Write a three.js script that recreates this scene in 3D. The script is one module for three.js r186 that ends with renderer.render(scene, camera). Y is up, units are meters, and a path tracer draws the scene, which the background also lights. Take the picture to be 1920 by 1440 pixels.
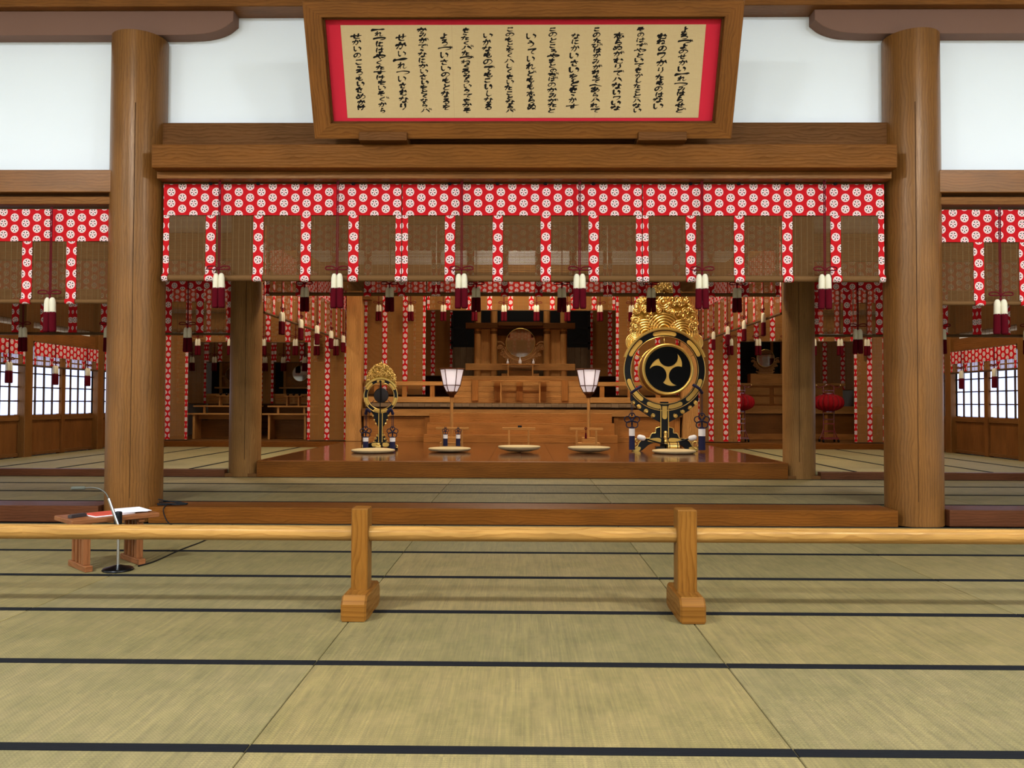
import * as THREE from 'three';
import { RoundedBoxGeometry } from 'three/addons/geometries/RoundedBoxGeometry.js';
import { mergeGeometries } from 'three/addons/utils/BufferGeometryUtils.js';
import { RectAreaLightUniformsLib } from 'three/addons/lights/RectAreaLightUniformsLib.js';

// ---------------------------------------------------------------- camera, sky, exposure
const scene = new THREE.Scene();
const camera = new THREE.PerspectiveCamera(2 * Math.atan(720 / 1500) * 180 / Math.PI, 1920 / 1440, 0.05, 80);
camera.rotation.order = 'YXZ';
camera.position.set(0, 1.25, 0);
camera.rotation.set(Math.atan(36 / 1500), 0.012, 0.0035);
scene.add(camera);
scene.background = new THREE.Color(0.25, 0.3, 0.4);
const renderer = new THREE.WebGLRenderer({ antialias: true });
renderer.toneMapping = THREE.LinearToneMapping;
renderer.toneMappingExposure = 1.0;
renderer.shadowMap.enabled = true;
RectAreaLightUniformsLib.init();

// ceiling lamps: [x, y, z, width, depth, strength, colour, label]
const COOL = [0.91, 1, 1.12], WARM = [1, 0.88, 0.7];
const LAMPS = [
  [-4.6, 6.36, -0.6, 1.2, 0.6, 320, COOL, 'white ceiling panel lamp of the front hall, left of the nearer pair'],
  [4.9, 6.36, -0.6, 1.2, 0.6, 320, COOL, 'white ceiling panel lamp of the front hall, right of the nearer pair'],
  [-8.1, 6.36, -1.4, 1.2, 0.6, 60, COOL, 'white ceiling panel lamp of the front hall, beside the left side wall'],
  [8.1, 6.36, -1.4, 1.2, 0.6, 60, COOL, 'white ceiling panel lamp of the front hall, beside the right side wall'],
  [-3.0, 6.36, 3.2, 1.2, 0.6, 270, COOL, 'white ceiling panel lamp of the front hall, left of the rear pair'],
  [3.0, 6.36, 3.2, 1.2, 0.6, 270, COOL, 'white ceiling panel lamp of the front hall, right of the rear pair'],
  [-1.9, 5.34, -12.9, 0.9, 0.45, 125, WARM, 'ceiling panel lamp above the polished stage, left one'],
  [1.9, 5.34, -12.9, 0.9, 0.45, 125, WARM, 'ceiling panel lamp above the polished stage, right one'],
  [0, 5.34, -16.4, 0.9, 0.45, 125, WARM, 'ceiling panel lamp in front of the central altar'],
  [-6.3, 5.34, -14.6, 0.9, 0.45, 125, WARM, 'ceiling panel lamp above the left side room'],
  [6.3, 5.34, -14.6, 0.9, 0.45, 125, WARM, 'ceiling panel lamp above the right side room'],
  [0, 5.34, -19.2, 0.6, 0.3, 60, WARM, 'ceiling panel lamp above the central shrine'],
  [-6.3, 5.34, -19.2, 0.6, 0.3, 30, WARM, 'ceiling panel lamp above the left side shrines'],
  [6.3, 5.34, -19.2, 0.6, 0.3, 30, WARM, 'ceiling panel lamp above the right side shrine'],
];

// ---------------------------------------------------------------- helpers
let seed = 20240517;
const rnd = () => { seed = (seed + 0x6d2b79f5) | 0; let t = Math.imul(seed ^ (seed >>> 15), 1 | seed); t = (t + Math.imul(t ^ (t >>> 7), 61 | t)) ^ t; return ((t ^ (t >>> 14)) >>> 0) / 4294967296; };
const between = (a, b) => a + (b - a) * rnd();
const used = new Map();
function numbered(name) { const n = used.get(name) ?? 0; used.set(name, n + 1); return n ? name + '_' + String(n).padStart(3, '0') : name; }
const ORDER = ['first', 'second', 'third', 'fourth', 'fifth', 'sixth', 'seventh', 'eighth', 'ninth', 'tenth', 'eleventh', 'twelfth'];
function shade(o) { o.castShadow = true; o.receiveShadow = true; return o; }
function obj(name, geos, mat, parent = scene) {
  const list = [].concat(geos);
  const g = list.length === 1 ? list[0] : mergeGeometries(list.map((q) => (q.index ? q.toNonIndexed() : q)).map((q) => { for (const k of Object.keys(q.attributes)) if (!['position', 'normal', 'uv'].includes(k)) q.deleteAttribute(k); return q; }));
  const m = shade(new THREE.Mesh(g, mat));
  m.name = parent === scene ? numbered(name) : name;
  parent.add(m);
  return m;
}
function tag(o, label, category, group) { Object.assign(o.userData, { label, category }); if (group) o.userData.group = group; return o; }
function thing(name, label, category, [x, y, z] = [0, 0, 0], turn = 0, group) {
  const o = new THREE.Group(); o.name = numbered(name); scene.add(o);
  o.position.set(x, y, z); o.rotation.y = turn;
  return tag(o, label, category, group);
}
function struct(name) { const o = new THREE.Group(); o.name = numbered(name); o.userData.kind = 'structure'; scene.add(o); return o; }
function dup(root, [x, y, z], turn, label, group) {
  const r = root.clone(); r.name = numbered(root.name.replace(/_\d{3}$/, '')); scene.add(r);
  r.position.set(x, y, z); r.rotation.y = turn; r.userData = { ...root.userData, label };
  if (group) r.userData.group = group;
  return r;
}
// uv in metres: u runs along the grain (the longest side unless given)
function grain(g, axis, ou = between(0, 7), ov = between(0, 5)) {
  g.computeBoundingBox();
  const s = g.boundingBox.getSize(new THREE.Vector3()).toArray(), p = g.attributes.position, n = g.attributes.normal;
  const a = axis ?? s.indexOf(Math.max(...s)), uv = new Float32Array(p.count * 2);
  for (let i = 0; i < p.count; i++) {
    const q = [p.getX(i), p.getY(i), p.getZ(i)], m = [n.getX(i), n.getY(i), n.getZ(i)].map(Math.abs), f = m.indexOf(Math.max(...m));
    const others = [0, 1, 2].filter((k) => k !== f);
    if (f === a) { uv[i * 2] = q[others[0]] * 0.25 + ou; uv[i * 2 + 1] = q[others[1]] + ov; }
    else { uv[i * 2] = q[a] + ou; uv[i * 2 + 1] = q[others.find((k) => k !== a)] + ov + f * 0.37; }
  }
  g.setAttribute('uv', new THREE.BufferAttribute(uv, 2));
  return g;
}
const box = (w, h, d, x = 0, y = 0, z = 0, axis) => grain(new THREE.BoxGeometry(w, h, d), axis).translate(x, y, z);
const rbox = (w, h, d, x = 0, y = 0, z = 0, r = 0.008, axis) => grain(new RoundedBoxGeometry(w, h, d, 1, Math.min(r, w / 2.1, h / 2.1, d / 2.1)), axis).translate(x, y, z);
const cyl = (r1, r2, h, x, y, z, n = 16) => new THREE.CylinderGeometry(r1, r2, h, n).translate(x, y, z);
const ball = (r, x, y, z, n = 10) => new THREE.SphereGeometry(r, n, Math.max(6, n * 0.7 | 0)).translate(x, y, z);
const V = (x, y, z = 0) => new THREE.Vector3(x, y, z);
const tube = (pts, r, n = 24, m = 6, closed = false) => new THREE.TubeGeometry(new THREE.CatmullRomCurve3(pts, closed, 'centripetal'), n, r, m, closed);
const lathe = (pts, n = 24) => new THREE.LatheGeometry(pts.map(([x, y]) => new THREE.Vector2(x, y)), n);
function plate(pts, depth, bevel = 0, holes = []) {          // extruded outline, centred on z
  const s = new THREE.Shape(pts.map(([x, y]) => new THREE.Vector2(x, y)));
  for (const h of holes) s.holes.push(new THREE.Path(h.map(([x, y]) => new THREE.Vector2(x, y))));
  return new THREE.ExtrudeGeometry(s, { depth, bevelEnabled: bevel > 0, bevelSize: bevel, bevelThickness: bevel, bevelSegments: 1, curveSegments: 12 }).translate(0, 0, -depth / 2);
}
const circle = (r, n = 48, cx = 0, cy = 0, a0 = 0, a1 = Math.PI * 2) => Array.from({ length: n }, (_, i) => { const t = a0 + (a1 - a0) * i / (a1 - a0 > 6.2 ? n : n - 1); return [cx + r * Math.cos(t), cy + r * Math.sin(t)]; });
function smooth(pts, n = 60, closed = false) {
  return new THREE.CatmullRomCurve3(pts.map(([x, y]) => V(x, y)), closed, 'centripetal').getPoints(n).map((p) => [p.x, p.y]);
}

// ---------------------------------------------------------------- textures
function lattice(n, rng = rnd) { const a = new Float32Array(n * n); for (let i = 0; i < n * n; i++) a[i] = rng(); return a; }
function noiser(n) {                                          // tileable value noise of n x n cells
  const a = lattice(n);
  return (x, y) => {
    const xi = Math.floor(x), yi = Math.floor(y), fx = x - xi, fy = y - yi, s = fx * fx * (3 - 2 * fx), t = fy * fy * (3 - 2 * fy), m = (v) => ((v % n) + n) % n;
    const x0 = m(xi), x1 = m(xi + 1), y0 = m(yi) * n, y1 = m(yi + 1) * n;
    return (a[y0 + x0] * (1 - s) + a[y0 + x1] * s) * (1 - t) + (a[y1 + x0] * (1 - s) + a[y1 + x1] * s) * t;
  };
}
function texture(w, h, f, srgb = true, rx = 1, ry = 1) {
  const d = new Uint8Array(w * h * 4);
  for (let y = 0; y < h; y++) for (let x = 0; x < w; x++) { const c = f(x / w, y / h), i = (y * w + x) * 4; for (let k = 0; k < 3; k++) d[i + k] = Math.max(0, Math.min(255, (Array.isArray(c) ? c[k] : c) * 255)); d[i + 3] = 255; }
  const t = new THREE.DataTexture(d, w, h);
  t.wrapS = t.wrapT = THREE.RepeatWrapping; t.magFilter = THREE.LinearFilter; t.minFilter = THREE.LinearMipmapLinearFilter; t.generateMipmaps = true;
  if (srgb) t.colorSpace = THREE.SRGBColorSpace;
  t.repeat.set(rx, ry); t.needsUpdate = true;
  return t;
}
const n8 = noiser(8), n32 = noiser(32), n64 = noiser(64), n256 = noiser(256);
function grainValue(u, v) {                                   // one tile: 2.4 m along, 0.6 m across
  const warp = n8(u * 8, v * 8) * 1.1 + n32(u * 32, v * 16) * 0.35;
  const ring = (v * 19 + warp * 1.3) % 1, late = Math.pow(ring, 2.4) * (1 - Math.pow(ring, 22));
  const fine = n256(u * 64, v * 256) * 0.6 + n64(u * 8, v * 64) * 0.4;
  return { late, fine, broad: n8(u * 8 + 3, v * 8 + 5) };
}
const woodMap = texture(1024, 512, (u, v) => { const g = grainValue(u, v), k = 0.97 - 0.17 * g.late - 0.15 * (g.fine - 0.4) - 0.14 * (g.broad - 0.5); return [Math.min(1, k), Math.min(1, k * (1 - 0.06 * g.late)), Math.min(1, k * (1 - 0.13 * g.late))]; }, true, 1 / 2.4, 1 / 0.6);
const woodRough = texture(512, 256, (u, v) => { const g = grainValue(u, v); return 0.62 + 0.3 * (g.fine - 0.4) + 0.16 * g.late; }, false, 1 / 2.4, 1 / 0.6);
const woodBump = texture(1024, 512, (u, v) => { const g = grainValue(u, v); return 0.5 + 0.35 * g.late + 0.35 * (g.fine - 0.5); }, false, 1 / 2.4, 1 / 0.6);
function wood(color, rough = 0.8, o = {}) {
  return new THREE.MeshPhysicalMaterial({ color: new THREE.Color(color), map: woodMap, roughness: rough, roughnessMap: woodRough, bumpMap: woodBump, bumpScale: o.bump ?? 0.0006, specularIntensity: 0.45, specularColor: new THREE.Color('#ffd9a8'), ...o.more });
}
const plain = (color, rough = 0.6, more = {}) => new THREE.MeshPhysicalMaterial({ color: new THREE.Color(color), roughness: rough, ...more });

// rush weave of the floor mats: one tile 0.96 m along the mat, 0.96 m across it
const rushMap = texture(1024, 1024, (u, v) => {
  const straw = n256(u * 256, v * 4) * 0.55 + n256(u * 128 + 0.4, v * 9) * 0.45, rib = 0.5 + 0.5 * Math.sin(v * Math.PI * 2 * 60);
  const wear = n8(u * 8, v * 8) * 0.6 + n32(u * 32, v * 32) * 0.4, fleck = n256(u * 256, v * 60) > 0.93 ? 0.1 : 0;
  const k = 0.82 + 0.16 * (straw - 0.5) + 0.06 * rib * (0.5 + straw) + 0.13 * (wear - 0.5) + fleck;
  return [k * 1.0, k * (0.985 - 0.03 * (wear - 0.5)), k * (0.93 - 0.06 * (straw - 0.5))];
}, true, 1 / 0.96, 1 / 0.96);
const rushBump = texture(1024, 1024, (u, v) => { const s = n256(u * 256, v * 30); return 0.35 * s + 0.5 * (0.5 + 0.5 * Math.sin(v * Math.PI * 2 * 60 + (Math.floor(u * 128) % 2) * Math.PI)); }, false, 1 / 0.96, 1 / 0.96);
const plasterBump = texture(256, 256, (u, v) => n64(u * 64, v * 64) * 0.5 + n256(u * 256, v * 256) * 0.5, false, 1, 1);

function canvas(w, h, draw, rx = 1, ry = 1) {
  const c = document.createElement('canvas'); c.width = w; c.height = h; draw(c.getContext('2d'), w, h);
  const t = new THREE.CanvasTexture(c); t.colorSpace = THREE.SRGBColorSpace; t.wrapS = t.wrapT = THREE.RepeatWrapping; t.repeat.set(rx, ry);
  return t;
}
// red cloth printed with white plum crests: one tile 0.24 x 0.12 m
const crestMap = canvas(512, 256, (c, w, h) => {
  c.fillStyle = '#ba0b13'; c.fillRect(0, 0, w, h);
  for (let i = 0; i < 900; i++) { c.fillStyle = i % 2 ? 'rgba(90,0,6,0.10)' : 'rgba(255,60,50,0.08)'; c.fillRect(rnd() * w, rnd() * h, 26, 2); }
  const crest = (x, y) => {
    c.save(); c.translate(x, y);
    c.fillStyle = '#eadbd0'; c.beginPath(); c.arc(0, 0, 92, 0, 7); c.fill();
    c.fillStyle = '#b81a22'; c.beginPath(); c.arc(0, 0, 76, 0, 7); c.fill();
    c.fillStyle = '#eadbd0'; c.beginPath(); c.arc(0, 0, 69, 0, 7); c.fill();
    for (let k = 0; k < 5; k++) {
      c.save(); c.rotate(k * Math.PI * 0.4);
      c.fillStyle = '#43120f'; c.beginPath(); c.moveTo(0, 20); c.lineTo(-25, 63); c.quadraticCurveTo(0, 54, 25, 63); c.closePath(); c.fill();
      c.restore();
    }
    c.fillStyle = '#e88b92'; c.beginPath(); c.arc(0, 0, 15, 0, 7); c.fill();
    for (let k = 0; k < 5; k++) { c.save(); c.rotate(k * Math.PI * 0.4 + Math.PI); c.fillStyle = '#eaa0a4'; c.fillRect(-3, 12, 6, 24); c.restore(); }
    c.restore();
  };
  for (const [x, y] of [[0, 0], [w, 0], [0, h], [w, h], [w / 2, h / 2]]) crest(x, y);
}, 1 / 0.24, 1 / 0.12);

// ---------------------------------------------------------------- materials
const M = {
  beam: wood('#7d4c1f', 0.62, { more: { specularIntensity: 0.6 } }), beamPale: wood('#754414'), beamBrown: wood('#633b19'), column: wood('#7d5124', 0.5, { more: { specularIntensity: 0.7, clearcoat: 0.14, clearcoatRoughness: 0.3 } }), columnBack: wood('#8a6235', 0.66), dark: wood('#50331c'), bracket: plain('#74503c', 0.7, { bumpMap: plasterBump, bumpScale: 0.0004 }),
  sill: wood('#744213', 0.6), sillRed: wood('#5e3520', 0.55), stage: wood('#693d20', 0.2, { bump: 0.00012, more: { clearcoat: 0.55, clearcoatRoughness: 0.12 } }), altar: wood('#b1743a', 0.75), altarPale: wood('#c68e50', 0.75), altarDark: wood('#7a5028', 0.75),
  rail: wood('#aa7d40', 0.45), post: wood('#80521d', 0.5), desk: wood('#8c5632', 0.55), window: wood('#7d4e24', 0.7), muntin: wood('#3b2415', 0.7), grey: wood('#8a7257', 0.85),
  white: plain('#eef1f0', 0.95, { bumpMap: plasterBump, bumpScale: 0.0006 }), ceiling: wood('#96683a', 0.85), whiteCeiling: plain('#e2e2da', 0.95),
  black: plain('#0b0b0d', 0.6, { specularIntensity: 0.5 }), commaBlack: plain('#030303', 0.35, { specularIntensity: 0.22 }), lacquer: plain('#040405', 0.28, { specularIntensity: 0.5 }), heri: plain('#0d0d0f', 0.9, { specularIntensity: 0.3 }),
  gold: plain('#f2d07c', 0.3, { metalness: 1 }), goldDull: plain('#e6c26a', 0.4, { metalness: 1 }), goldPaint: plain('#dcb65a', 0.45, { metalness: 0.4 }), chrome: plain('#c8c8c8', 0.25, { metalness: 1 }), bronze: plain('#3a3330', 0.3, { metalness: 1 }),
  mirror: plain('#d8d4ca', 0.04, { metalness: 1 }), carved: wood('#a8794a', 0.8), cloth: new THREE.MeshPhysicalMaterial({ map: crestMap, roughness: 0.8, specularIntensity: 0.35 }),
  reed: plain('#6b4a28', 0.8, { specularIntensity: 0.3 }), reedFar: plain('#92612f', 0.8, { specularIntensity: 0.3 }), thread: plain('#7d6238', 0.8), rod: wood('#5c4228', 0.6), cord: plain('#5c0a16', 0.85, { specularIntensity: 0.3 }), fringe: plain('#4f0510', 0.95, { specularIntensity: 0.2 }), tasselWhite: plain('#ddd1b2', 0.85), navy: plain('#14143c', 0.9), navyCord: plain('#101030', 0.8), whiteBand: plain('#efecec', 0.85),
  paperPane: plain('#efeaf0', 0.9, { transmission: 0.2, thickness: 0, emissive: new THREE.Color(1, 0.95, 0.95), emissiveIntensity: 0.1 }), frameDark: wood('#5d3520', 0.6), cushion: plain('#bfa97c', 0.95, { bumpMap: rushBump, bumpScale: 0.003 }),
  lanternRed: plain('#8d0912', 0.8, { specularIntensity: 0.3 }), redLacquer: plain('#6b1511', 0.3, { clearcoat: 0.6 }), redMat: plain('#c9102a', 0.85, { bumpMap: plasterBump, bumpScale: 0.0003 }), lampGlow: plain('#ffffff', 0.8, { emissive: new THREE.Color(1, 0.97, 0.9), emissiveIntensity: 2 }),
  shoji: plain('#dfe4f2', 0.9, { emissive: new THREE.Color(0.56, 0.66, 1.0), emissiveIntensity: 1.5 }), slit: plain('#d8dcc8', 0.9, { emissive: new THREE.Color(1, 0.95, 0.8), emissiveIntensity: 3 }),
};
const TATAMI = ['#8d7d52', '#887b55', '#908157', '#857850', '#8f7d53'].map((c) => new THREE.MeshPhysicalMaterial({ color: new THREE.Color(c), map: rushMap, bumpMap: rushBump, bumpScale: 0.0012, roughness: 0.6, specularIntensity: 0.6 }));

M.goldDeep = plain('#b8923f', 0.5, { metalness: 1 });
M.beamGloss = wood('#7d4c1f', 0.5, { more: { specularIntensity: 0.9, clearcoat: 0.25, clearcoatRoughness: 0.25 } });
const TATAMI_INNER = TATAMI.map((m, i) => { const c = m.clone(); c.color.set(['#a29468', '#9f9369', '#a69a6e'][i % 3]); return c; });

// ---------------------------------------------------------------- lamps
for (const [x, y, z, w, d, power, color, label] of LAMPS) {
  const t = thing('ceiling_lamp', label, 'lamp', [x, y, z]);
  obj('lamp_frame', [box(w + 0.1, 0.05, 0.05, 0, 0, d / 2 + 0.025), box(w + 0.1, 0.05, 0.05, 0, 0, -d / 2 - 0.025), box(0.05, 0.05, d, w / 2 + 0.025, 0, 0), box(0.05, 0.05, d, -w / 2 - 0.025, 0, 0)], M.white, t);
  obj('diffuser', box(w, 0.02, d, 0, 0, 0), M.lampGlow, t);
  const l = new THREE.RectAreaLight(new THREE.Color().setRGB(...color), power, w, d);
  l.position.set(0, -0.03, 0); l.rotation.x = -Math.PI / 2; l.name = 'lamp_light'; t.add(l);
}

// ---------------------------------------------------------------- the setting: floors
function matGeometry(w, d) {                                   // w along the mat (x), d across it (z)
  const g = new RoundedBoxGeometry(w - 0.004, 0.05, d - 0.004, 1, 0.006), p = g.attributes.position, uv = new Float32Array(p.count * 2);
  for (let i = 0; i < p.count; i++) { uv[i * 2] = p.getX(i); uv[i * 2 + 1] = p.getZ(i); }
  g.setAttribute('uv', new THREE.BufferAttribute(uv, 2));
  return g.translate(0, -0.025, 0);
}
const heriGeometry = (w) => new RoundedBoxGeometry(w - 0.004, 0.006, 0.031, 1, 0.0028);
const slab = (x0, x1, y0, y1, z0, z1) => new THREE.BoxGeometry(x1 - x0, y1 - y0, z1 - z0).translate((x0 + x1) / 2, (y0 + y1) / 2, (z0 + z1) / 2);
function layMats(floor, y, x0, x1, z0, z1, dx, dz, turned, skip, straw = TATAMI) {
  const mg = turned ? matGeometry(dz, dx) : matGeometry(dx, dz), hg = heriGeometry(turned ? dz : dx), half = (turned ? dx : dz) / 2 - 0.0155;
  const shifted = [0, 1, 2].map(() => { const g = mg.clone(), u = g.attributes.uv, a = between(0, 1), b = between(0, 1); for (let i = 0; i < u.count; i++) u.setXY(i, u.getX(i) + a, u.getY(i) + b); return g; });
  for (let x = x0 + dx / 2; x < x1; x += dx) for (let z = z0 - dz / 2; z > z1; z -= dz) {
    if (skip && skip(x, z)) continue;
    const m = shade(new THREE.Mesh(shifted[Math.floor(rnd() * 3)], straw[Math.floor(rnd() * 5)]));
    m.name = 'tatami_mat'; m.position.set(x, y, z); if (turned) m.rotation.y = Math.PI / 2;
    for (const s of [-1, 1]) { const h = shade(new THREE.Mesh(hg, M.heri)); h.name = 'mat_border'; h.position.set(0, 0.001, s * half); m.add(h); }
    floor.add(m);
  }
}
const floor = struct('floor');
obj('floor_slab', new THREE.BoxGeometry(18.4, 0.1, 16.8).translate(0, -0.105, 0.0), M.altarDark, floor);
layMats(floor, 0, -0.985 - 1.97 * 4, 0.985 + 1.97 * 4, -2.907 + 0.952 * 11, -7.6, 1.97, 0.952, false);
layMats(floor, 0, -0.985 - 1.97 * 4, 0.985 + 1.97 * 4, -2.907 - 0.952 * 5, -8.0, 1.97, 0.555, false);
obj('under_floor', slab(-9.2, 9.2, -0.4, -0.1, -24.2, -8.3), M.altarDark, floor);
const floorRaised = struct('floor');
obj('floor_slab', new THREE.BoxGeometry(18.4, 0.09, 2.96).translate(0, 0.065, -10.18), M.altarDark, floorRaised);
layMats(floorRaised, 0.165, -0.985 - 1.97 * 4, 0.985 + 1.97 * 4, -8.72, -11.5, 1.97, 0.96, false);
for (const s of [-1, 1]) {
  const f = struct('floor');
  obj('floor_slab', new THREE.BoxGeometry(5.0, 0.2, 6.0).translate(s * 6.33, 0.115, -14.6), M.altarDark, f);
  layMats(f, 0.27, s > 0 ? 3.87 : -3.87 - 0.985 * 5, s > 0 ? 3.87 + 0.985 * 5 : -3.87, -11.72, -17.5, 0.985, 1.925, true, null, TATAMI_INNER);
}
// polished stage of long boards, with its front beam
const stage = struct('floor');
for (let i = 0; i < 16; i++) obj('floor_board', rbox(0.478, 0.05, 6.2, -3.6 + i * 0.48, 0.375, -14.83, 0.003), M.stage, stage);
obj('stage_edge', rbox(7.69, 0.245, 0.14, 0, 0.2775, -11.66, 0.01), M.sill, stage);
obj('floor_slab', new THREE.BoxGeometry(7.68, 0.16, 6.1).translate(0, 0.23, -14.8), M.altarDark, stage);
obj('stage_side', [box(0.05, 0.22, 6.2, -3.845, 0.29, -14.83), box(0.05, 0.22, 6.2, 3.845, 0.29, -14.83)], M.sill, stage);
const back = struct('floor');                                  // ledges behind the side rooms
for (const s of [-1, 1]) {
  obj('ledge_front', rbox(4.95, 0.125, 0.16, s * 6.35, 0.3275, -17.58, 0.006), M.sill, back);
  for (let i = 0; i < 9; i++) obj('floor_board', box(0.546, 0.03, 6.36, s * (4.15 + i * 0.548), 0.373, -20.86, 2), M.altarDark, back);
}
for (const [x, w, m] of [[0, 7.68, M.sill], [-6.62, 4.46, M.sillRed], [6.62, 4.46, M.sillRed]]) {
  const s = x ? 0.06 : 0;
  tag(obj('threshold_beam', rbox(w, 0.17, 0.46 - s, x, 0.085, -8.45 - s / 2, 0.008), m), x ? 'reddish wooden step beam behind the handrail, beside the ' + (x < 0 ? 'left' : 'right') + ' front column' : 'long wooden step beam between the two front columns, behind the handrail', 'step');
}
for (const s of [-1, 1]) tag(obj('threshold_beam', rbox(4.5, 0.14, 0.14, s * 6.56, 0.2, -11.66, 0.006), M.sillRed), 'low wooden step edge of the ' + (s < 0 ? 'left' : 'right') + ' side room behind the inner column', 'step');

// ---------------------------------------------------------------- walls, ceilings
const W = 9.0;
function wall(name, parts) { const w = struct(name); for (const [n, g, m] of parts) obj(n, g, m, w); return w; }
wall('wall_front', [['plaster', [slab(-W, -3.9, 3.6, 6.5, -8.72, -8.6), slab(3.9, W, 3.6, 6.5, -8.72, -8.6), slab(-3.9, 3.9, 4.1, 6.5, -8.72, -8.6)], M.white]]);
wall('wall_back', [['plaster', slab(-W - 0.2, W + 0.2, -0.1, 6.6, 8.3, 8.5), M.white], ['wainscot', slab(-W, W, 0, 1.1, 8.24, 8.3), M.window]]);
wall('wall_rear', [['boards', slab(-W - 0.2, W + 0.2, -0.1, 6.0, -24.2, -24.0), M.window]]);
wall('ceiling', [['ceiling_panel', slab(-W - 0.2, W + 0.2, 6.4, 6.55, -8.66, 8.4), M.whiteCeiling]]);
const inner = wall('ceiling', [['ceiling_panel', slab(-W - 0.2, W + 0.2, 5.4, 5.5, -24.1, -8.66), M.ceiling]]);
for (let i = 0; i < 17; i++) obj('rafter', box(0.09, 0.11, 15.2, -8.4 + i * 1.05, 5.345, -16.3), M.altar, inner);
wall('wall_divider', [['boards', [slab(-4.0, -3.9, 0.3, 5.4, -24, -17.9), slab(3.9, 4.0, 0.3, 5.4, -24, -17.9)], M.altar]]);
// second row lintel wall and third row lintel wall
wall('wall_middle', [['plaster', [slab(-W, -4.2, 3.75, 5.4, -11.88, -11.8), slab(4.2, W, 3.75, 5.4, -11.88, -11.8), slab(-4.2, 4.2, 4.3, 5.4, -11.88, -11.8)], M.white]]);
wall('wall_inner', [['plaster', [slab(-W, W, 4.35, 5.4, -17.88, -17.8)], M.white]]);
const tr = (x0, x1, y0, y1, z0, z1, m) => { const o = obj('trim', rbox(x1 - x0, y1 - y0, z1 - z0, (x0 + x1) / 2, (y0 + y1) / 2, (z0 + z1) / 2, 0.008), m); o.userData.kind = 'structure'; return o; };
for (const s of [-1, 1]) {
  tr(s > 0 ? 4.2 : -W, s > 0 ? W : -4.2, 3.36, 3.75, -11.9, -11.7, M.altar);
  tr(s > 0 ? 3.9 : -W, s > 0 ? W : -3.9, 3.9, 4.35, -17.9, -17.5, M.altar);
  tr(s > 0 ? 3.94 - 0.06 : -3.94 - 0.06, s > 0 ? 3.94 + 0.06 : -3.94 + 0.06, 3.72, 3.95, -17.7, -12.0, M.altar);
}
tr(-4, 4, 3.9, 4.3, -11.9, -11.68, M.altar);
tr(-3.9, 3.9, 4.16, 4.5, -18.1, -17.82, M.altar);
tr(-8.9, -4.0, 3.3, 3.5, -20.36, -20.14, M.altar);
tr(4.0, 8.9, 3.3, 3.5, -20.4, -20.2, M.altar);

// side walls with paper windows
const paneG = new THREE.BoxGeometry(0.008, 0.222, 0.245);
function sideWindow(n, x, zc, s) {
  const w = struct('window_' + n);
  w.position.set(x, 0, zc);
  obj('sash_frame', [rbox(0.05, 1.44, 0.05, 0, 1.71, 0.555, 0.004), rbox(0.05, 1.44, 0.05, 0, 1.71, -0.555, 0.004), box(0.05, 0.06, 1.06, 0, 0.98, 0), box(0.05, 0.05, 1.06, 0, 2.28, 0)], M.window, w);
  for (let i = 1; i < 4; i++) obj('muntin', box(0.03, 1.24, 0.022, -s * 0.004, 1.63, -0.53 + i * 0.265), M.muntin, w);
  for (let j = 1; j < 5; j++) obj('muntin', box(0.03, 0.022, 1.06, -s * 0.003, 1.01 + j * 0.248, 0), M.muntin, w);
  for (let i = 0; i < 4; i++) for (let j = 0; j < 5; j++) { const p = shade(new THREE.Mesh(paneG, M.shoji)); p.name = 'pane'; p.position.set(s * 0.012, 1.01 + 0.124 + j * 0.248, -0.3975 + i * 0.265); w.add(p); }
  obj('lower_panel', box(0.03, 0.62, 1.08, s * 0.01, 0.62, 0, 1), M.window, w);
  obj('lower_rail', [rbox(0.07, 0.06, 1.12, 0, 0.94, 0, 0.004), rbox(0.06, 0.06, 1.12, 0, 0.31, 0, 0.004)], M.altarDark, w);
}
let wn = 1;
for (const s of [-1, 1]) {
  const x = s * 8.86, o = s > 0 ? [slab(W, W + 0.2)] : null;
  const side = struct(s < 0 ? 'wall_left' : 'wall_right');
  obj('plaster', [slab(Math.min(s * W, s * (W + 0.2)), Math.max(s * W, s * (W + 0.2)), -0.1, 6.6, -8.7, 8.4)], M.white, side);
  obj('backing', [slab(Math.min(s * 8.92, s * (W + 0.2)), Math.max(s * 8.92, s * (W + 0.2)), -0.1, 6.0, -24.1, -8.7)], M.white, side);
  obj('upper_boards', [box(0.06, 1.0, 9.2, s * 8.88, 3.2, -13.2, 2), box(0.12, 0.26, 9.2, s * 8.86, 2.45, -13.2, 2), box(0.12, 0.12, 9.2, s * 8.86, 3.72, -13.2, 2)], M.window, side);
  for (const z of [-9.1, -11.66, -14.08, -16.5, -17.62]) obj('wall_post', rbox(0.22, 5.2, 0.22, s * 8.84, 2.75, z, 0.01, 1), M.column, side);
  for (const z of [-12.26, -13.46, -14.72, -15.86, -17.12]) sideWindow(wn++, x, z, s);
  for (const z of [-15.29, -12.86]) obj('middle_post', box(0.1, 2.1, 0.12, x, 1.3, z, 1), M.window, side);
  // slatted vent below the ceiling
  obj('vent_glow', slab(Math.min(s * 8.9, s * 8.915), Math.max(s * 8.9, s * 8.915), 3.9, 4.25, -16.3, -11.9), M.slit, side);
  obj('vent_frame', [box(0.08, 0.05, 4.5, s * 8.87, 3.9, -14.1), box(0.08, 0.05, 4.5, s * 8.87, 4.27, -14.1)], M.window, side);
  for (let i = 0; i < 40; i++) obj('vent_bar', box(0.03, 0.36, 0.055, s * 8.87, 4.08, -11.95 - i * 0.11, 1), M.window, side);
}

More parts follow.
